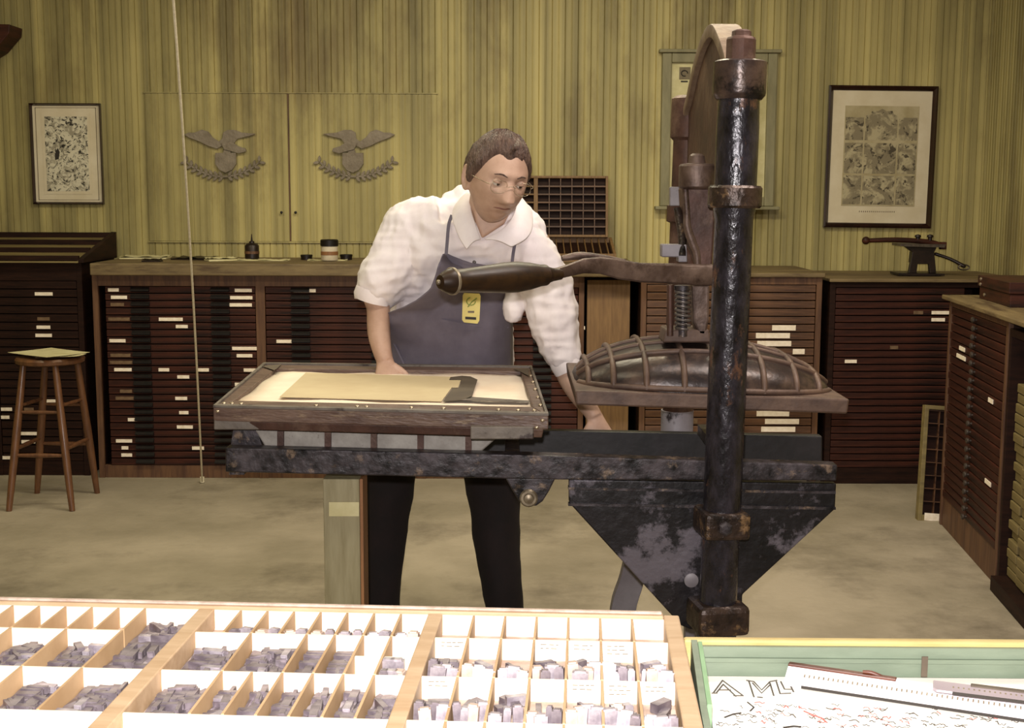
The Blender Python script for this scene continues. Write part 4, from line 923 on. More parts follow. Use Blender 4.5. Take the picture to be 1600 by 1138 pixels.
for (sec, r_, i, x0, x1, y0, y1) in comps:
    pin = PIX = Tw @ Vector(((x0+x1)/2, (y0+y1)/2, FL))
    d = CM.transposed() @ (PIX-O); ppx = 800+F*d.x/(-d.z); ppy = 569-F*d.y/(-d.z)
    if ppx < -40 or ppy > 1200: continue
    xa_, xb_, ya_, yb_ = x0+dt, x1-dt, y0+dt, y1-dt; W_ = xb_-xa_; D_ = yb_-ya_
    lab_ = '%s metal type, %s of the case, %s, %s box from left'
    if sec == 3 and r_ == 0: continue
    if sec == 1 and r_ == 0: continue
    if sec == 3:
        nb = rs.choice((3, 4, 4)); 
        for k in range(nb):
            me = rs.choice(blk if rs.random() < .9 else lead); x = xa_+W_*(k+.5)/nb
            hh = me.vertices[0].co.z
            lean = rs.uniform(.05, .3)
            place(me, Vector((x, ya_+.012+rs.uniform(.0, .3)*D_, FL+.0125+.002)), Matrix.Rotation(rs.uniform(-.2, .2), 4, 'Z') @ Matrix.Rotation(-lean, 4, 'X') @ Matrix.Rotation(rs.uniform(-.1, .1), 4, 'Y'), lab_ % ('pale standing', secn[sec], rown[r_], ordn[i]), 'pale type blocks, %s %s box' % (rown[r_], ordn[i]))
        for k in range(3):
            me = rs.choice(lead+blk[3:]); 
            place(me, Vector((xa_+W_*rs.uniform(.25, .75), ya_+D_*rs.uniform(.45, .8), FL+.004+k*.004)), Matrix.Rotation(rs.uniform(0, 3.14), 4, 'Z') @ Matrix.Rotation(R(90), 4, 'X'), lab_ % ('small grey lying', secn[sec], rown[r_], ordn[i]), 'lying type, right third %s %s box' % (rown[r_], ordn[i]))
        continue
    if sec == 2 and r_ == 0:
        if i == 0: continue
        nb = 2
        for k in range(nb): place(rs.choice(blk), Vector((xa_+W_*(k+.5)/nb, ya_+.008+.006*k, FL+.0125)), Matrix.Rotation(rs.uniform(-.4, .4), 4, 'Z') @ Matrix.Rotation(-.15, 4, 'X'), lab_ % ('pale standing', secn[sec], rown[r_], ordn[i]), 'pale type, middle third far row %s box' % ordn[i])
        continue
    if sec == 2 and r_ == 1 and i >= 4:
        if i == 5:
            for k in range(5): place(rs.choice(blk), Vector((xa_+W_*(.2+.3*(k % 3)), ya_+.012+(.033 if k > 2 else 0), FL+.0125)), Matrix.Rotation(rs.uniform(-.3, .3), 4, 'Z'), lab_ % ('pale standing', secn[sec], rown[r_], 'last'), 'pale type, middle third second row last box')
        continue
    nn = int(max(7, min(24, W_*D_/(.0235*.0085)*.95)))
    for k in range(nn):
        me = rs.choice(lead[:3] if rs.random() < .93 else lead[3:]); lay = k/nn
        u, v = rs.uniform(.012, W_-.012), rs.uniform(D_*.2, max(.013, D_-.012))
        rot = Matrix.Rotation(rs.choice((0, .1, 1.5, 1.57, rs.uniform(0, 3.14))), 4, 'Z') @ Matrix.Rotation(rs.uniform(-.07, .07), 4, 'Y') @ Matrix.Rotation(R(90)+rs.uniform(-.06, .06), 4, 'X')
        place(me, Vector((xa_+u, ya_+v, FL+.0045+lay*.005)), rot, lab_ % ('small dark grey', secn[sec], rown[r_], ordn[i]), 'dark type pile, %s %s %s box' % (secn[sec], rown[r_], ordn[i]))
    mb = MB(); n = 8
    G = [[Vector((xa_+W_*a/n, ya_+D_*b/n, FL+.002+.0035*noise.noise(Vector((a*.9+i*7, b*.9+r_*5, sec)))+.002)) for a in range(n+1)] for b in range(n+1)]
    mb.grid(G); o = mb.build('type_heap', 'lead', None); o.matrix_world = Tw
    tag(o, 'bed of worn metal type, %s of the case, %s, %s box from left' % (secn[sec], rown[r_], ordn[i]), 'type', kind='stuff')
# little printed marks on white cards at the back of some boxes of the right third
for (sec, r_, i, x0, x1, y0, y1) in comps:
    if sec == 3 and r_ in (1, 2) and i in ((0, 3, 4, 5) if r_ == 1 else (0, 4, 5, 6)):
        mb = MB(); mb.box((x0+.004, y1-dt*.5-.0009, FL+.004), (x1-.004, y1-dt*.5-.0003, H-.003)); cd = mb.build('label_card', 'paper', case)
        mb = MB()
        for ln in range(2 if i != 5 else 3):
            x = x0+.007
            while x < x1-.011: w = rs.uniform(.003, .007); mb.box((x, y1-dt*.5-.0014, H-.0068-ln*.0044), (x+w, y1-dt*.5-.0009, H-.0058-ln*.0044)); x += w+rs.uniform(.001, .003)
        mb.build('printed_line', 'inkgrey', cd)
# ------------------------------------------------------------------ green tray with the poster
ZR = 1.05
A = PZ(1080, 1000, ZR); xg = A.x-.0; yg = A.y
B = PZ(1600, 1004, ZR)
rt_ = math.atan2(B.y-A.y, B.x-A.x)
tray = thing('green_tray', (A.x, A.y, ZTB), 'shallow green tray with a yellowish wooden rim, in the right foreground', 'tray', rotz=rt_, local=True)
Tt = Matrix.Translation(Vector((A.x, A.y, ZTB))) @ Matrix.Rotation(rt_, 4, 'Z'); Tti = Tt.inverted()
def LT(px, py, z): return Tti @ PZ(px, py, z)
HR = ZR-ZTB
xr0 = LT(1090, 1060, ZR).x
xl0 = .004
sa, sb = LT(1091, 1014, ZR), LT(1103, 1116, ZR); sk = (sb.x-sa.x)/(sb.y-sa.y)
xs_ = lambda y: sa.x+sk*(max(y, -.13)-sa.y)+.0576*min(y+.13, 0)
mb = MB(); mb.box((xl0-.012, 0, 0), (.62, .012, HR)); mb.box((.62, -.5, 0), (.635, .012, HR)); mb.box((xs_(-.488)-.007, -.5, 0), (.62, -.488, HR)); mb.build('tray_rim', 'trayrim', tray, bevel=.003)
mb = MB(); mb.box((xl0, -.006, .01), (.62, -.0002, HR-.006)); mb.build('tray_wall', 'traygreen', tray)
mb = MB(); mb.box((xl0, -.0095, .027), (.62, -.006, .032)); mb.build('wall_ledge', 'traygreen', tray)
mb = MB()
for y0_, y1_ in ((0, -.2), (-.2, -.488)): mb.hexa([(xs_(y1_)-.007, y1_, 0), (xs_(y1_), y1_, 0), (xs_(y0_), y0_, 0), (xs_(y0_)-.007, y0_, 0)], [(xs_(y1_)-.007, y1_, HR), (xs_(y1_), y1_, HR), (xs_(y0_), y0_, HR), (xs_(y0_)-.007, y0_, HR)])
mb.build('tray_side', 'traygreen', tray)
p = [LT(1086, 1014, ZR-.004), LT(1094, 1014, ZR-.004), LT(1104, 1116, ZR-.02), LT(1096, 1116, ZR-.02)]
mb = MB(); mb.hexa([(xs_(-.19)+.0003, -.19, .012), (xs_(-.19)+.005, -.19, .012), (xs_(-.009)+.005, -.009, .012), (xs_(-.009)+.0003, -.009, .012)], [(xs_(-.19)+.0003, -.19, HR+.0015), (xs_(-.19)+.005, -.19, HR+.0015), (xs_(-.009)+.005, -.009, HR+.0015), (xs_(-.009)+.0003, -.009, HR+.0015)]); mb.build('side_strip', 'traybright', tray)
mb = MB(); mb.prism([(xs_(0), -.0005, 0), (xs_(-.2), -.2, 0), (xs_(-.487), -.487, 0), (.6195, -.487, 0), (.6195, -.0005, 0)], (0, 0, .01)); mb.build('tray_bottom', 'traygreen', tray)
mb = MB(); q = LT(1449, 1010, ZR); mb.box((q.x-.004, -.0105, .012), (q.x+.003, -.0095, HR-.014)); mb.build('joint_strip', 'tape', tray)
# poster
zp = ZTB+.0105
pc = LT(1098, 1048, zp); 
po = thing('written_sheet', tuple(Tt @ Vector((0, 0, zp-ZTB))), 'big white sheet with outlined capitals and faint handwriting, in the green tray', 'paper', rotz=rt_, local=True)
x0p = pc.x; y0p = min(pc.y, -.012); xp_ = lambda y: max(xs_(y)+.006, x0p+sk*(y-y0p)*.9)
mb = MB(); mb.prism([(xp_(y0p), y0p, 0), (xp_(-.2), -.2, 0), (xp_(-.2), y0p-.4, 0), (.61, y0p-.4, 0), (.61, y0p, 0)], (0, 0, .0012)); mb.build('sheet', 'paper', po)
def LP(px, py): v = LT(px, py, zp+.0012); return Vector((v.x, v.y, .0013))
def stroke(mb, pts, r=.0006):
    q = [LP(*t) for t in pts]; mb.tube(q, r, 5)
def letter(mb, lines, r=.0006):
    for l in lines: stroke(mb, l, r)
M['inkdark'] = mat('pencil_grey', '#4c463e', None, rough=.8)
mb = MB()
letter(mb, [[(1115,1083),(1129,1064)], [(1129,1064),(1160,1087)], [(1119,1084),(1130,1070)], [(1130,1070),(1150,1089)], [(1112,1084),(1121,1084)], [(1146,1088),(1162,1088)], [(1124,1079),(1142,1079)],
            [(1170,1065),(1178,1090)], [(1166,1064),(1178,1066),(1190,1079),(1203,1066),(1214,1064)], [(1183,1090),(1192,1091)], [(1203,1068),(1209,1088)], [(1176,1068),(1190,1084),(1204,1070)],
            [(1213,1066),(1219,1085),(1236,1084)], [(1220,1066),(1226,1078),(1238,1078)], [(1232,1066),(1240,1082)]], .0010)
mb.build('outlined_letters', 'inkdark', po)
rs2 = random.Random(21)
def scrib(n, x0, x1, y0, y1, m, name, r):
    mb = MB()
    for _ in range(n):
        x = rs2.uniform(x0, x1); y = y0+(y1-y0)*rs2.random()**.8
        y += (x-1100)*.03
        L_ = rs2.uniform(5, 16); pts = [(x, y)]
        for k in range(4): pts.append((x+L_*(k+1)/4, y+rs2.uniform(-2.2, 2.2)+k*.6))
        if y > 1180: continue
        stroke(mb, pts, r*rs2.uniform(.6, 1.2))
    mb.build(name, m, po)
scrib(150, 1110, 1590, 1094, 1150, 'inkdark', 'grey_writing', .0006)
scrib(45, 1150, 1590, 1096, 1140, 'inkred', 'red_writing', .0007)
mb = MB(); stroke(mb, [(1132,1122),(1145,1117),(1158,1115)], .0012); stroke(mb, [(1168,1098),(1178,1106),(1172,1112)], .001); stroke(mb, [(1224,1138),(1240,1136),(1252,1137)], .0014); mb.build('bold_writing', 'ink', po)
mb = MB(); stroke(mb, [(1256,1112),(1272,1119),(1284,1123),(1292,1130)], .0011); mb.build('bold_red_writing', 'inkred', po)
# two long rules lying over the sheet
def rule(name, a, b, w, label, m, m2, z, ticks, wood=(0, 1), hgt=0):
    A_ = Tt @ LT(a[0], a[1], z); B_ = Tt @ LT(b[0], b[1], z); d = (B_-A_); L_ = d.length; rz_ = math.atan2(d.y, d.x)
    r = thing(name, A_, label, 'rule', rotz=rz_, local=True)
    if hgt:
        mb = MB(); mb.prism([(0, 0, -hgt), (0, 0, 0), (0, -.004, 0), (0, -w, -hgt+.002), (0, -w, -hgt)], (L_, 0, 0)); mb.build('blade', m, r, bevel=.0008)
    else:
        mb = MB(); mb.prism([(.004, -w, 0), (.0, -w+.006, 0), (0, 0, 0), (L_, 0, 0), (L_, -w, 0)], (0, 0, .003)); mb.build('blade', m, r, bevel=.0008)
    mb = MB(); mb.box((L_*wood[0], -.007, -hgt), (L_*wood[1], .001, .0015 if hgt else .0045)); mb.build('edge_strip', m2, r, bevel=.001)
    sl_ = (hgt-.002)/(w-.004) if hgt else 0
    def zs(y): return (y+.004)*sl_ if hgt else .003
    mb = MB()
    for i in range(ticks): x = .02+i*.0052; y_ = -w*.6; mb.hexa([(x, y_, zs(y_)), (x+.0016, y_, zs(y_)), (x+.0016, y_+.004, zs(y_+.004)), (x, y_+.004, zs(y_+.004))], [(x, y_, zs(y_)+.0003), (x+.0016, y_, zs(y_)+.0003), (x+.0016, y_+.004, zs(y_+.004)+.0003), (x, y_+.004, zs(y_+.004)+.0003)])
    mb.build('graduation', 'inkgrey', r)
    mb = MB(); mb.box((.02, -w-.0012, -hgt), (L_, -w, -hgt+.003 if hgt else .0032)); mb.build('edge_line', 'ink', r)
    return r
rule('long_rule', (1233, 1036), (1622, 1092), .033, 'long white rule with a brown wooden edge lying across the written sheet', 'glass', 'brown', zp+.0165, 60, (0, .45), hgt=.0148)
rule('long_rule', (1458, 1067), (1628, 1088), .028, 'greyish rule lying over the right end of the long white rule', 'rulerdim', 'tape', zp+.0185, 34, (.35, 1))
mb = MB(); a = Tt @ LT(1348, 1050, zp+.0195); b = Tt @ LT(1392, 1064, zp+.013); 
mb.tube([a, a.lerp(b, .3)+Vector((0, 0, .002)), a.lerp(b, .7)+Vector((0, 0, .001)), b], [.0018, .0025, .0022, .001], 8, 3)
tag(mb.build('wood_splinter', 'brown', smooth=50), 'small dark curved piece lying on the wooden edge of the long white rule', 'wood piece')
# ------------------------------------------------------------------ the man
def ring(px, py, Y, hw, dep, n=40, yaw=0, k=2.3, tx=0, ty=0):
    c = P(px, py, Y); a = hw*Y/F; out = []
    for i in range(n):
        t = 2*math.pi*i/n; x = math.copysign(abs(math.cos(t))**(2/k), math.cos(t))*a; y = math.copysign(abs(math.sin(t))**(2/k), math.sin(t))*dep
        v = Matrix.Rotation(yaw, 3, 'Z') @ Vector((x, y, 0)); v.z = ty*y + tx*x; out.append(c+v)
    return out
TOR = [(690,648,4.36,100,.15), (696,600,4.36,102,.16), (701,550,4.34,97,.175), (703,500,4.31,95,.175), (713,455,4.27,98,.16), (724,415,4.22,102,.15), (733,380,4.18,108,.138), (738,352,4.16,108,.12)]
def torso(k, extra=0):
    R_ = [ring(px, py, Y, hw*k, d*k) for px, py, Y, hw, d in TOR]
    R_.append(ring(742, 335, 4.15, 92*k, .10*k, ty=.25)); R_.append(ring(748, 327, 4.14, 68*k, .088*k, ty=.7)); return R_
HS = 1.17
HM = Matrix.Translation(P(776, 279, 3.93)) @ Matrix.Rotation(R(7), 4, 'Y') @ Matrix.Rotation(R(24), 4, 'Z') @ Matrix.Rotation(R(13), 4, 'X') @ Matrix.Scale(HS, 4)
def g(x, s): return math.exp(-(x/s)**2)
def headpt(th, ph, grow=0.0):
    # th azimuth (0 = face, + towards +x), ph elevation
    dx, dy, dz = math.sin(th)*math.cos(ph), -math.cos(th)*math.cos(ph), math.sin(ph)
    a, b, c = .074, .097, .116
    x, y, z = a*dx, b*dy, c*dz
    front = max(-dy, 0)
    if z < .0:
        q = min(-z/c, 1)
        x *= 1-.21*q**1.8
        if y > 0: y *= 1-.55*q**1.1; z *= 1-.22*q
        else: y *= 1-.10*q**2; 
    x *= 1+.05*g(z-.05, .05)*(1-front*.3)
    if y < 0:                                 # flatten the face
        y = -min(-y, .090+.02*(-y-.07)) if -y > .085 else y
        w = front**1.2
        X, Z = x, z
        nose = g(X, .0125+.010*max(0, min(1, (.02-Z)/.06)))*(max(0, min(1, (.028-Z)/.062)) if Z > -.036 else max(0, 1-(-.036-Z)/.011))
        y -= w*nose*.030
        y -= w*.004*g(abs(X)-.0115, .006)*g(Z+.033, .008)
        y += w*.0135*g(abs(X)-.031, .0155)*g(Z-.009, .0125)
        y -= w*.007*g(Z-.030, .010)*g(X, .055)
        y -= w*.006*g(abs(X)-.047, .016)*g(Z+.018, .018)
        y += w*.004*g(abs(X)-.024, .006)*g(Z+.052, .02)
        y -= w*.008*g(X, .026)*g(Z+.058, .010) - w*.0055*g(X, .027)*g(Z+.0575, .0026)
        y += w*.005*g(X, .022)*g(Z+.074, .006)
        y -= w*.011*g(X, .024)*g(Z+.094, .014)
    v = Vector((x, y, z))
    if grow: v += Vector((dx, dy, dz))*grow
    return v
body = MB()
n1, n2 = 112, 84
body.loft([[HM @ headpt(2*math.pi*j/n1, -1.5+3.0*i/n2) for j in range(n1)] for i in range(n2+1)])
# ears
for sg in (-1, 1):
    E = HM @ Matrix.Translation((sg*.073, .012, -.008)) @ Matrix.Rotation(sg*R(-18), 4, 'Z') @ Matrix.Rotation(R(-10), 4, 'X')
    pts = [E @ Vector((sg*.006, .016*math.cos(t)*(1 if math.cos(t) > 0 else .7), .031*math.sin(t))) for t in [2*math.pi*i/20 for i in range(21)]]
    body.tube(pts, .0052*HS, 8); body.sphere((0, 0, 0), (.006, .014, .026), 12, 8, E)
# neck
body.prism([P(x, y, 4.012) for x, y in ((753,373),(744,350),(738,322),(745,300),(800,305),(800,325),(788,350))], (0, .09, 0))
body.tube([P(754, 362, 4.2), P(758, 342, 4.15), P(764, 312, 4.05), P(771, 285, 3.99)], [.05, .058, .061, .06], 24, 3)
body.loft(torso(.8)[:-2])
# legs under the trousers
LEG1 = [(634,640,4.36,.10), (612,700,4.36,.09), (604,760,4.36,.078), (598,850,4.34,.062), (594,930,4.33,.052), (592,990,4.33,.046)]
LEG2 = [(742,640,4.36,.10), (762,700,4.36,.09), (771,760,4.36,.078), (777,850,4.34,.062), (786,930,4.33,.052), (792,990,4.33,.046)]
for LG in (LEG1, LEG2): body.tube([P(a, b, c) for a, b, c, d in LG], [d for *_, d in LG], 18, 3, up=(0, 1, 0))
# arms
ARM1 = [(640,352,4.16,.058), (612,400,4.15,.052), (590,462,4.13,.046), (591,480,4.12,.0385), (592,520,4.09,.037), (597,548,4.07,.031), (602,566,4.055,.0265)]
ARM2 = [(832,380,4.14,.058), (852,430,4.12,.052), (866,500,4.09,.046), (880,560,4.07,.040), (890,590,4.06,.0385), (906,618,4.06,.034), (922,640,4.06,.028), (929,652,4.055,.026)]
for A_ in (ARM1, ARM2): body.tube([P(a, b, c) for a, b, c, d in A_], [d for *_, d in A_], 18, 3, up=(0, 1, 0))
def hand(wrist, d, nrm, thumb, curl, sc=1.0, tcurl=.4):
    """wrist point, direction of the fingers, normal of the back of the hand, thumb: +1/-1 side of d x nrm"""
    d = Vector(d).normalized(); nrm = Vector(nrm); nrm = (nrm-d*nrm.dot(d)).normalized(); s_ = d.cross(nrm)*thumb
    L_ = .098*sc; rings = []
    for t, w, h in ((-.01, .027, .020), (.02, .032, .018), (.06, .041, .0165), (.09, .042, .0145), (.1, .038, .011)):
        c = Vector(wrist)+d*t*sc
        rings.append([c+s_*math.cos(a)*w*sc+nrm*math.sin(a)*h*sc for a in [2*math.pi*i/16 for i in range(16)]])
    body.loft(rings)
    for k, (off, ln, sp) in enumerate(((.030, .076, .10), (.0095, .085, .03), (-.0115, .079, -.04), (-.031, .062, -.13))):
        p = Vector(wrist)+d*(.088 if k < 3 else .08)*sc+s_*off*sc; dd = (d+s_*sp).normalized(); pts = [p-dd*.015*sc]; an = 0
        axis = s_
        for q, f_ in enumerate((.45, .31, .24)):
            an += curl*(.75, .9, .6)[q]*(1+.06*k)
            e = dd*math.cos(an)-nrm*math.sin(an); pts += [p.copy()]; p = p+e*ln*f_*sc
        pts.append(p); body.tube(pts, [.0092*sc, .0092*sc, .0088*sc, .008*sc, .0068*sc], 10, 3, dome=True)
    p = Vector(wrist)+d*.022*sc+s_*.024*sc; t0 = (d*.62+s_*.75-nrm*.25).normalized(); p1 = p+t0*.042*sc
    t1 = (d*.85+s_*.35-nrm*tcurl).normalized(); p2 = p1+t1*.032*sc; p3 = p2+(t1-nrm*tcurl*.5-s_*.2).normalized()*.026*sc
    body.tube([p, p1, p2, p3], [.0145*sc, .0115*sc, .010*sc, .008*sc], 10, 3, dome=True)
w1 = P(602, 566, 4.055)
hand(w1, (.12, -.55, -.55), (-.05, -.6, .75), -1, .45)
w2 = P(929, 652, 4.055)
hand(w2, (.30, -.30, -.78), (.25, -.85, .3), 1, 1.05, tcurl=.9)
body_o = body.build('person', 'skin')
remesh(body_o, .0042, 3, .5)
tag(body_o, 'man in a white shirt and grey apron standing behind the press, looking down', 'person')
man = body_o
# clothes
def wrinkle(o, amp, sc, st=(1, 1, 1), seed=0, zmin=None):
    me = o.data; me.update()
    ns_ = [v.normal.copy() for v in me.vertices]
    for v, nn in zip(me.vertices, ns_):
        p = Vector((v.co.x*st[0], v.co.y*st[1], v.co.z*st[2]))*sc + Vector((seed, seed*.3, 0))
        a = 1-abs(noise.noise(p))*2.2; b = noise.noise(p*2.3+Vector((5, 1, 2)))
        v.co += nn*amp*(a*.7+b*.5-.3)
sh = MB()
sh.loft(torso(1.03)+[ring(756, 322, 4.13, 48, .080, ty=1.05, tx=-.05)])
def limb(mb, pts, seg=20): mb.tube([P(a, b, c) for a, b, c, d in pts], [d for *_, d in pts], seg, 3, up=(0, 1, 0))
limb(sh, [(690,345,4.15,.085), (645,357,4.16,.087), (627,385,4.16,.092), (612,420,4.14,.092), (594,448,4.13,.078), (582,464,4.12,.058)])
sh.sphere(P(643, 420, 4.16), (.085, .08, .098), 24, 16); sh.sphere(P(668, 390, 4.12), (.07, .07, .10), 24, 16)
limb(sh, [(795,365,4.14,.085), (822,388,4.12,.074), (842,418,4.11,.078), (856,455,4.1,.079), (865,500,4.08,.078), (876,540,4.07,.066), (886,568,4.065,.050)])
limb(sh, [(800,420,4.2,.06), (806,455,4.15,.043), (803,480,4.12,.036), (801,500,4.12,.029)])
shirt = sh.build('shirt', 'shirt', man); remesh(shirt, .0068, 4, .5)
wrinkle(shirt, .012, 8, (1, 1, .5), 3); wrinkle(shirt, .007, 19, (1, 1, .55), 8); wrinkle(shirt, .005, 16, (.5, .5, 1.7), 12)
# turned up cuffs
def cuff(a, b, r0, r1, name='cuff'):
    mb = MB(); a = Vector(a); b = Vector(b); d = (b-a); L_ = d.length
    mb.lathe([(0, r0*.8), (0, r0), (L_*.5, (r0+r1)/2*1.06), (L_, r1), (L_, r1*.82), (L_*.6, r1*.75)], a, b, 28)
    o = mb.build(name, 'shirt', man, 60)
    wrinkle(o, .006, 14, (1, 1, 1), 4); return o
cuff(P(585, 452, 4.12), P(581, 472, 4.12), .060, .056); cuff(P(881, 556, 4.065), P(890, 580, 4.06), .053, .047)
# collar: band round the neck, open in front, with flaps
ct = catmull([P(*q) for q in [(752,375,3.995),(744,352,3.998),(736,324,4.04),(740,297,4.13),(768,288,4.20),(800,300,4.14),(806,325,4.06),(789,354,4.0),(755,375,3.995)]], 5)
co = catmull([P(*q) for q in [(729,391,3.975),(716,369,3.985),(706,335,4.03),(722,311,4.14),(768,306,4.26),(824,322,4.15),(833,350,4.06),(824,372,3.985),(799,387,3.975)]], 5)
G = []; mb = MB()
for v in range(7):
    f = v/6; G.append([a.lerp(b, f)+Vector((0, -.006*math.sin(math.pi*f), .010*math.sin(math.pi*f))) for a, b in zip(ct, co)])
mb.grid(G); col_ = mb.build('collar', 'shirt', man, 60, solid=.003, subsurf=1)
# trousers
tr = MB()
limb(tr, [(655,620,4.37,.12)]+[(a, b, c, d+.018) for a, b, c, d in LEG1[1:]]); limb(tr, [(728,620,4.37,.12)]+[(a, b, c, d+.018) for a, b, c, d in LEG2[1:]])
tr.loft([ring(692, 668, 4.37, 92, .145), ring(694, 640, 4.37, 104, .165), ring(696, 600, 4.36, 104, .165)])
tro = tr.build('trousers', 'trousers', man); remesh(tro, .011, 4, .5); wrinkle(tro, .006, 8, (1, 1, .7), 1)
for (px, sx_) in ((592, -1), (793, 1)):
    a = P(px, 985, 4.33); mb = MB(); T = Matrix.Translation((a.x, a.y, 0)) @ Matrix.Rotation(R(12*sx_), 4, 'Z')
    rings = []
    for (y, w, h) in ((.09, .028, .05), (.07, .037, .085), (.02, .038, .10), (-.04, .043, .075), (-.10, .050, .055), (-.16, .046, .045), (-.19, .030, .03)):
        rings.append([T @ Vector((math.cos(t)*w, y, max(.0, h/2+math.sin(t)*h/2*1.0))) for t in [2*math.pi*i/20 for i in range(20)]])
    mb.loft(rings); mb.build('shoe', 'shoe', man, 60)
# apron: surface wrapped on the torso front
TR = torso(1.03)
def front_at(px, py, off):
    # walk the ring stack: find the torso front surface along the ray
    best = None
    for i in range(len(TOR)-1):
        y0, y1 = TOR[i][1], TOR[i+1][1]
        if y1 <= py <= y0 or (i == 0 and py > y0):
            f = (y0-py)/(y0-y1); q = [TOR[i][k]+(TOR[i+1][k]-TOR[i][k])*f for k in range(5)]
            x = (px-q[0])/(q[3]*1.03); x = max(-.985, min(.985, x)); kk = 2.3
            yy = (1-abs(x)**kk)**(1/kk)*q[4]*1.03
            return P(px, py, q[2]-yy-off)
    return P(px, py, 4.0)
mb = MB()
for (px, py) in ((746, 392), (741, 410)):
    p = front_at(px, py, .004); mb.sphere(p, (.006, .003, .006), 12, 8)
mb.build('shirt_button', 'steel', man, 60)
edges = [(396, 694, 698), (403, 691, 712), (412, 688, 740), (420, 686, 800), (430, 683, 801), (448, 676, 800), (465, 655, 799), (476, 634, 799), (486, 606, 800), (510, 602, 801), (540, 602, 801), (570, 604, 801), (610, 604, 802), (650, 606, 802), (695, 606, 803), (735, 608, 802)]
def edge_at(py):
    for i in range(len(edges)-1):
        if edges[i][0] <= py <= edges[i+1][0]:
            f = (py-edges[i][0])/(edges[i+1][0]-edges[i][0]); return [edges[i][k]+(edges[i+1][k]-edges[i][k])*f for k in (1, 2)]
G = []
for r_ in range(69):
    py = 396+(735-396)*r_/68; l, rg = edge_at(py); row = []
    for c_ in range(37):
        u = c_/36; px = l+(rg-l)*u
        p = front_at(px, min(py, 648), .027+.006*noise.noise(Vector((px*.03, py*.012, 0))) + .004*noise.noise(Vector((px*.07, py*.05, 4))))
        if py > 648: p = P(px, py, p.y+.0)
        if u < .35 and py < 540: p.y -= (.35-u)*.32*(1 if 410 < py < 500 else (.6 if py <= 410 else (540-py)/40))
        p.y -= 0
        row.append(p)
    G.append(row)
mb = MB(); mb.grid(G); ap = mb.build('apron', 'apron', man, 60, solid=.003)
def stripline(pts, w, name, m, par, th=.003):
    mb = MB(); pts = catmull([Vector(p) for p in pts], 4); rings = []
    for i, p in enumerate(pts):
        d = (pts[min(i+1, len(pts)-1)]-pts[max(i-1, 0)]).normalized(); s_ = d.cross(Vector((0, 1, 0))).normalized()*w/2; q = Vector((0, th, 0))
        rings.append([p-s_-q, p+s_-q, p+s_+q, p-s_+q])
    mb.loft(rings); return mb.build(name, m, par, 40)
stripline([P(697, 398, 3.985), P(699, 375, 4.00), P(701, 352, 4.02), P(706, 336, 4.05)], .010, 'strap', 'apron', ap)
stripline([P(800, 412, 4.02), P(802, 395, 4.02), P(805, 378, 4.03)], .010, 'strap', 'apron', ap)
stripline([front_at(690, 500, .036), front_at(740, 509, .036), front_at(795, 512, .036)], .004, 'pocket_seam', 'apron', ap, .0015)
stripline([front_at(609, 525, .034), front_at(620, 545, .037), front_at(632, 570, .038)], .006, 'apron_tie', 'apron', ap, .004)
# yellow badge
b0, b1, b2, b3 = [front_at(x, y, .042) for x, y in ((723, 461), (751, 461), (749, 505), (722, 503))]
ym_ = min(p.y for p in (b0, b1, b2, b3))-.004
bq = [P(x, y, ym_) for x, y in ((725,458),(749,459),(751,463),(749,501),(746,506),(725,504),(722,500),(723,462))]
mb = MB(); mb.prism(bq, (0, .003, 0)); bd = mb.build('badge', 'badge', ap, label='yellow badge')
M['bgreen'] = mat('badge_green', '#7d8a3c', None, rough=.6)
def bp_(pts, m, name): mb = MB(); mb.prism([P(x, y, ym_-.0012) for x, y in pts], (0, .001, 0)); mb.build(name, m, bd)
mb = MB(); mb.tube([P(736+7*math.cos(t), 471+6*math.sin(t), ym_-.001) for t in [i*.5 for i in range(10)]], .0018, 6); mb.tube([P(731, 480, ym_-.001), P(737, 472, ym_-.001), P(745, 466, ym_-.001)], .0018, 6); mb.build('emblem', 'bgreen', bd)
bp_([(731,486),(741,486),(741,489),(731,489)], 'inkgrey', 'printed_line'); bp_([(727,495),(744,496),(744,500),(727,499)], 'ink', 'printed_line')
# hair
mb = MB(); N1, N2 = 120, 70; vid = {}; V_ = []; Fc = []
def hmask(v, th, ph):
    x, y, z = v
    a = abs(th)
    side = x < 0                              # parted fringe falls lower on the image-left side
    if a < .55: lim = .074+.004*math.sin(th*9)
    elif a < 1.15: lim = .080-(a-.55)/.6*.055 + (.012*math.sin((a-.55)/.6*math.pi) if side else 0)
    elif a < 1.55: lim = .025-(a-1.15)/.4*.05
    elif a < 1.8: lim = -.024+(a-1.55)/.25*.034
    else: lim = .010-(a-1.8)/1.3*.085
    return z-lim
grid_ = [[None]*(N1+1) for _ in range(N2+1)]
for i in range(N2+1):
    ph = -1.0+2.56*i/N2
    for j in range(N1+1):
        th = -math.pi+2*math.pi*j/N1; v0 = headpt(th, ph); m_ = hmask(v0, th, ph)
        s_ = max(0, min(1, (m_+.004)/.02)); nz = noise.noise(Vector((v0.x*60+v0.z*30, v0.y*60, v0.z*22)))
        st = math.sin(th*46+ph*9+3*noise.noise(v0*30))
        grid_[i][j] = (HM @ headpt(th, ph, -.004+.0145*s_**.6+(.0035*nz+.0011*st)*s_+(.003*max(0, v0.z-.06)/.05)*(1 if abs(th) < 1.4 else .4)), m_)
for i in range(N2):
    for j in range(N1):
        q = ((i, j), (i, j+1), (i+1, j+1), (i+1, j))
        if max(grid_[a][b][1] for a, b in q) > -.004:
            ids = []
            for k in q:
                kk = (k[0], k[1] % N1)
                if kk not in vid: vid[kk] = len(V_); V_.append(grid_[kk[0]][kk[1]][0])
                ids.append(vid[kk])
            Fc.append(tuple(ids))
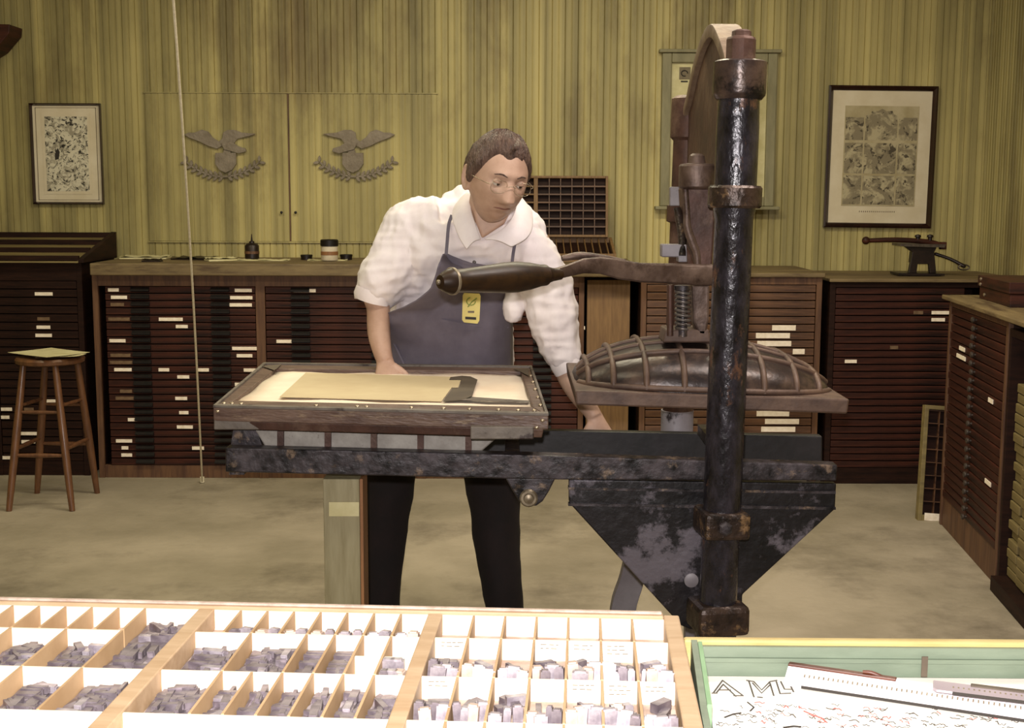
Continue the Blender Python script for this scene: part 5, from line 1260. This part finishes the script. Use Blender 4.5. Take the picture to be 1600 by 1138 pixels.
mb.add(V_, Fc); hr = mb.build('hair', 'hair', man, 80)
# forelock
for k in range(3):
    mb = MB(); th0 = -.30+.05*k
    pts = [HM @ headpt(th0+.5, 1.05, .016), HM @ headpt(th0+.25, .85, .022), HM @ headpt(th0+.14, .80, .013), HM @ headpt(th0+.09, .74, .009)]
    mb.tube(pts, [.003, .006, .005, .0015], 8, 4, asp=.6); mb.build('lock', 'hair', hr, 80)
# eyebrows, mouth, eyes
def facept(x, z, o_=.0):
    # point on the face surface at local x,z
    best = None
    lo_t, lo_p = 0, 0
    for it in range(14):
        v = headpt(lo_t, lo_p); ex, ez = x-v.x, z-v.z; lo_t += ex/.08; lo_p += ez/.11
    v = headpt(lo_t, lo_p); v.y -= o_; return HM @ v
for sg in (-1, 1):
    mb = MB(); mb.tube([facept(sg*.014, .027, .002), facept(sg*.028, .032, .002), facept(sg*.044, .028, .002)], [.0015, .0026, .001], 8, 4); mb.build('eyebrow', 'hair', man, 80)
    c = HM @ Vector((sg*.031, -.0755, .0085)); mb = MB(); mb.sphere((0, 0, 0), .0115*HS, 20, 14, Matrix.Translation(c)); ey = mb.build('eye', 'eye', man, 80)
    dn = (HM.to_3x3() @ Vector((.2, -1, -.45))).normalized(); mb = MB(); mb.sphere(c+dn*.0066*HS, .0062*HS, 14, 10); mb.build('iris', 'iris', ey, 80)
    mb = MB(); E = HM @ Matrix.Translation((sg*.031, -.0755, .0085)) @ Matrix.Rotation(R(8), 4, 'X'); rr_ = .0128
    mb.grid([[E @ Vector((rr_*math.sin(a)*math.cos(b), -rr_*math.cos(a)*math.cos(b), rr_*math.sin(b))) for a in [-1.3+2.6*i/14 for i in range(15)]] for b in [.0+1.2*j/8 for j in range(9)]]); mb.build('eyelid', 'skin', man, 80, solid=.0012)
mb = MB(); mb.tube([facept(-.025, -.0585, -.001), facept(-.012, -.0565, .0), facept(0, -.0575, .0), facept(.012, -.0565, .0), facept(.025, -.0585, -.001)], [.0014, .003, .0034, .003, .0014], 8, 4); mb.build('mouth', 'lip', man, 80)
# spectacles
sp = MB(); 
def GL(x, y, z): return HM @ Vector((x, y, z))
rimc = {}
for sg in (-1, 1):
    sp.tube([GL(sg*(.033+.0235*math.copysign(abs(math.cos(t))**.75, math.cos(t))), -.103+.006*abs(math.cos(t)) if sg*math.cos(t) > 0 else -.103, .002+.0165*math.copysign(abs(math.sin(t))**.75, math.sin(t))) for t in [2*math.pi*i/28 for i in range(29)]], .0006*HS, 6)
    sp.tube([GL(sg*.0565, -.098, .006), GL(sg*.070, -.080, .006), GL(sg*.079, -.03, .006), GL(sg*.0795, .012, .004)], .0009*HS, 6, 3)
sp.tube([GL(-.010, -.104, .004), GL(0, -.108, .008), GL(.010, -.104, .004)], .001*HS, 6, 3)
gl = sp.build('spectacles', 'wire', man, 80)
for sg in (-1, 1):
    mb = MB(); mb.loft([[GL(sg*(.033+.0228*math.cos(t)), -.1025+dy, .001+.0178*math.sin(t)) for t in [2*math.pi*i/28 for i in range(28)]] for dy in (0, .0012)]); mb.build('lens', 'lens', gl)
# ------------------------------------------------------------------ lights
def area(loc, size, sy, power, color, rot=(0, 0, 0)):
    l = bpy.data.lights.new('ceiling_lamp', 'AREA'); l.shape = 'RECTANGLE'; l.size = size; l.size_y = sy; l.energy = power; l.color = color
    o = bpy.data.objects.new('ceiling_lamp', l); COL.objects.link(o); o.location = loc; o.rotation_euler = rot; return o
area((.2, 5.3, CE-.04), 2.2, .3, 62, (1, .92, .68))
area((-2.2, 5.0, CE-.04), 1.6, .3, 24, (1, .93, .64))
area((1.2, 3.0, CE-.04), 1.6, .3, 62, (1, .90, .82))
area((-1.2, 2.6, CE-.04), 1.6, .3, 24, (1, .95, .70))
fl = bpy.data.lights.new('camera_flash', 'SPOT'); fl.energy = 265; fl.color = (1, .945, .935); fl.shadow_soft_size = .02; fl.spot_size = R(75); fl.spot_blend = .5
fo = bpy.data.objects.new('camera_flash', fl); COL.objects.link(fo); fo.location = (-.02, -.02, CAMH+.09); fo.rotation_euler = (R(90-TILT), 0, 0)
w = bpy.data.worlds.new('world'); scene.world = w; w.use_nodes = True
w.node_tree.nodes['Background'].inputs['Color'].default_value = (.9, .8, .62, 1); w.node_tree.nodes['Background'].inputs['Strength'].default_value = .25
scene.view_settings.view_transform = 'Standard'; scene.view_settings.look = 'None'; scene.view_settings.gamma = 1; scene.view_settings.use_curve_mapping = False
scene.view_settings.exposure = 0.1
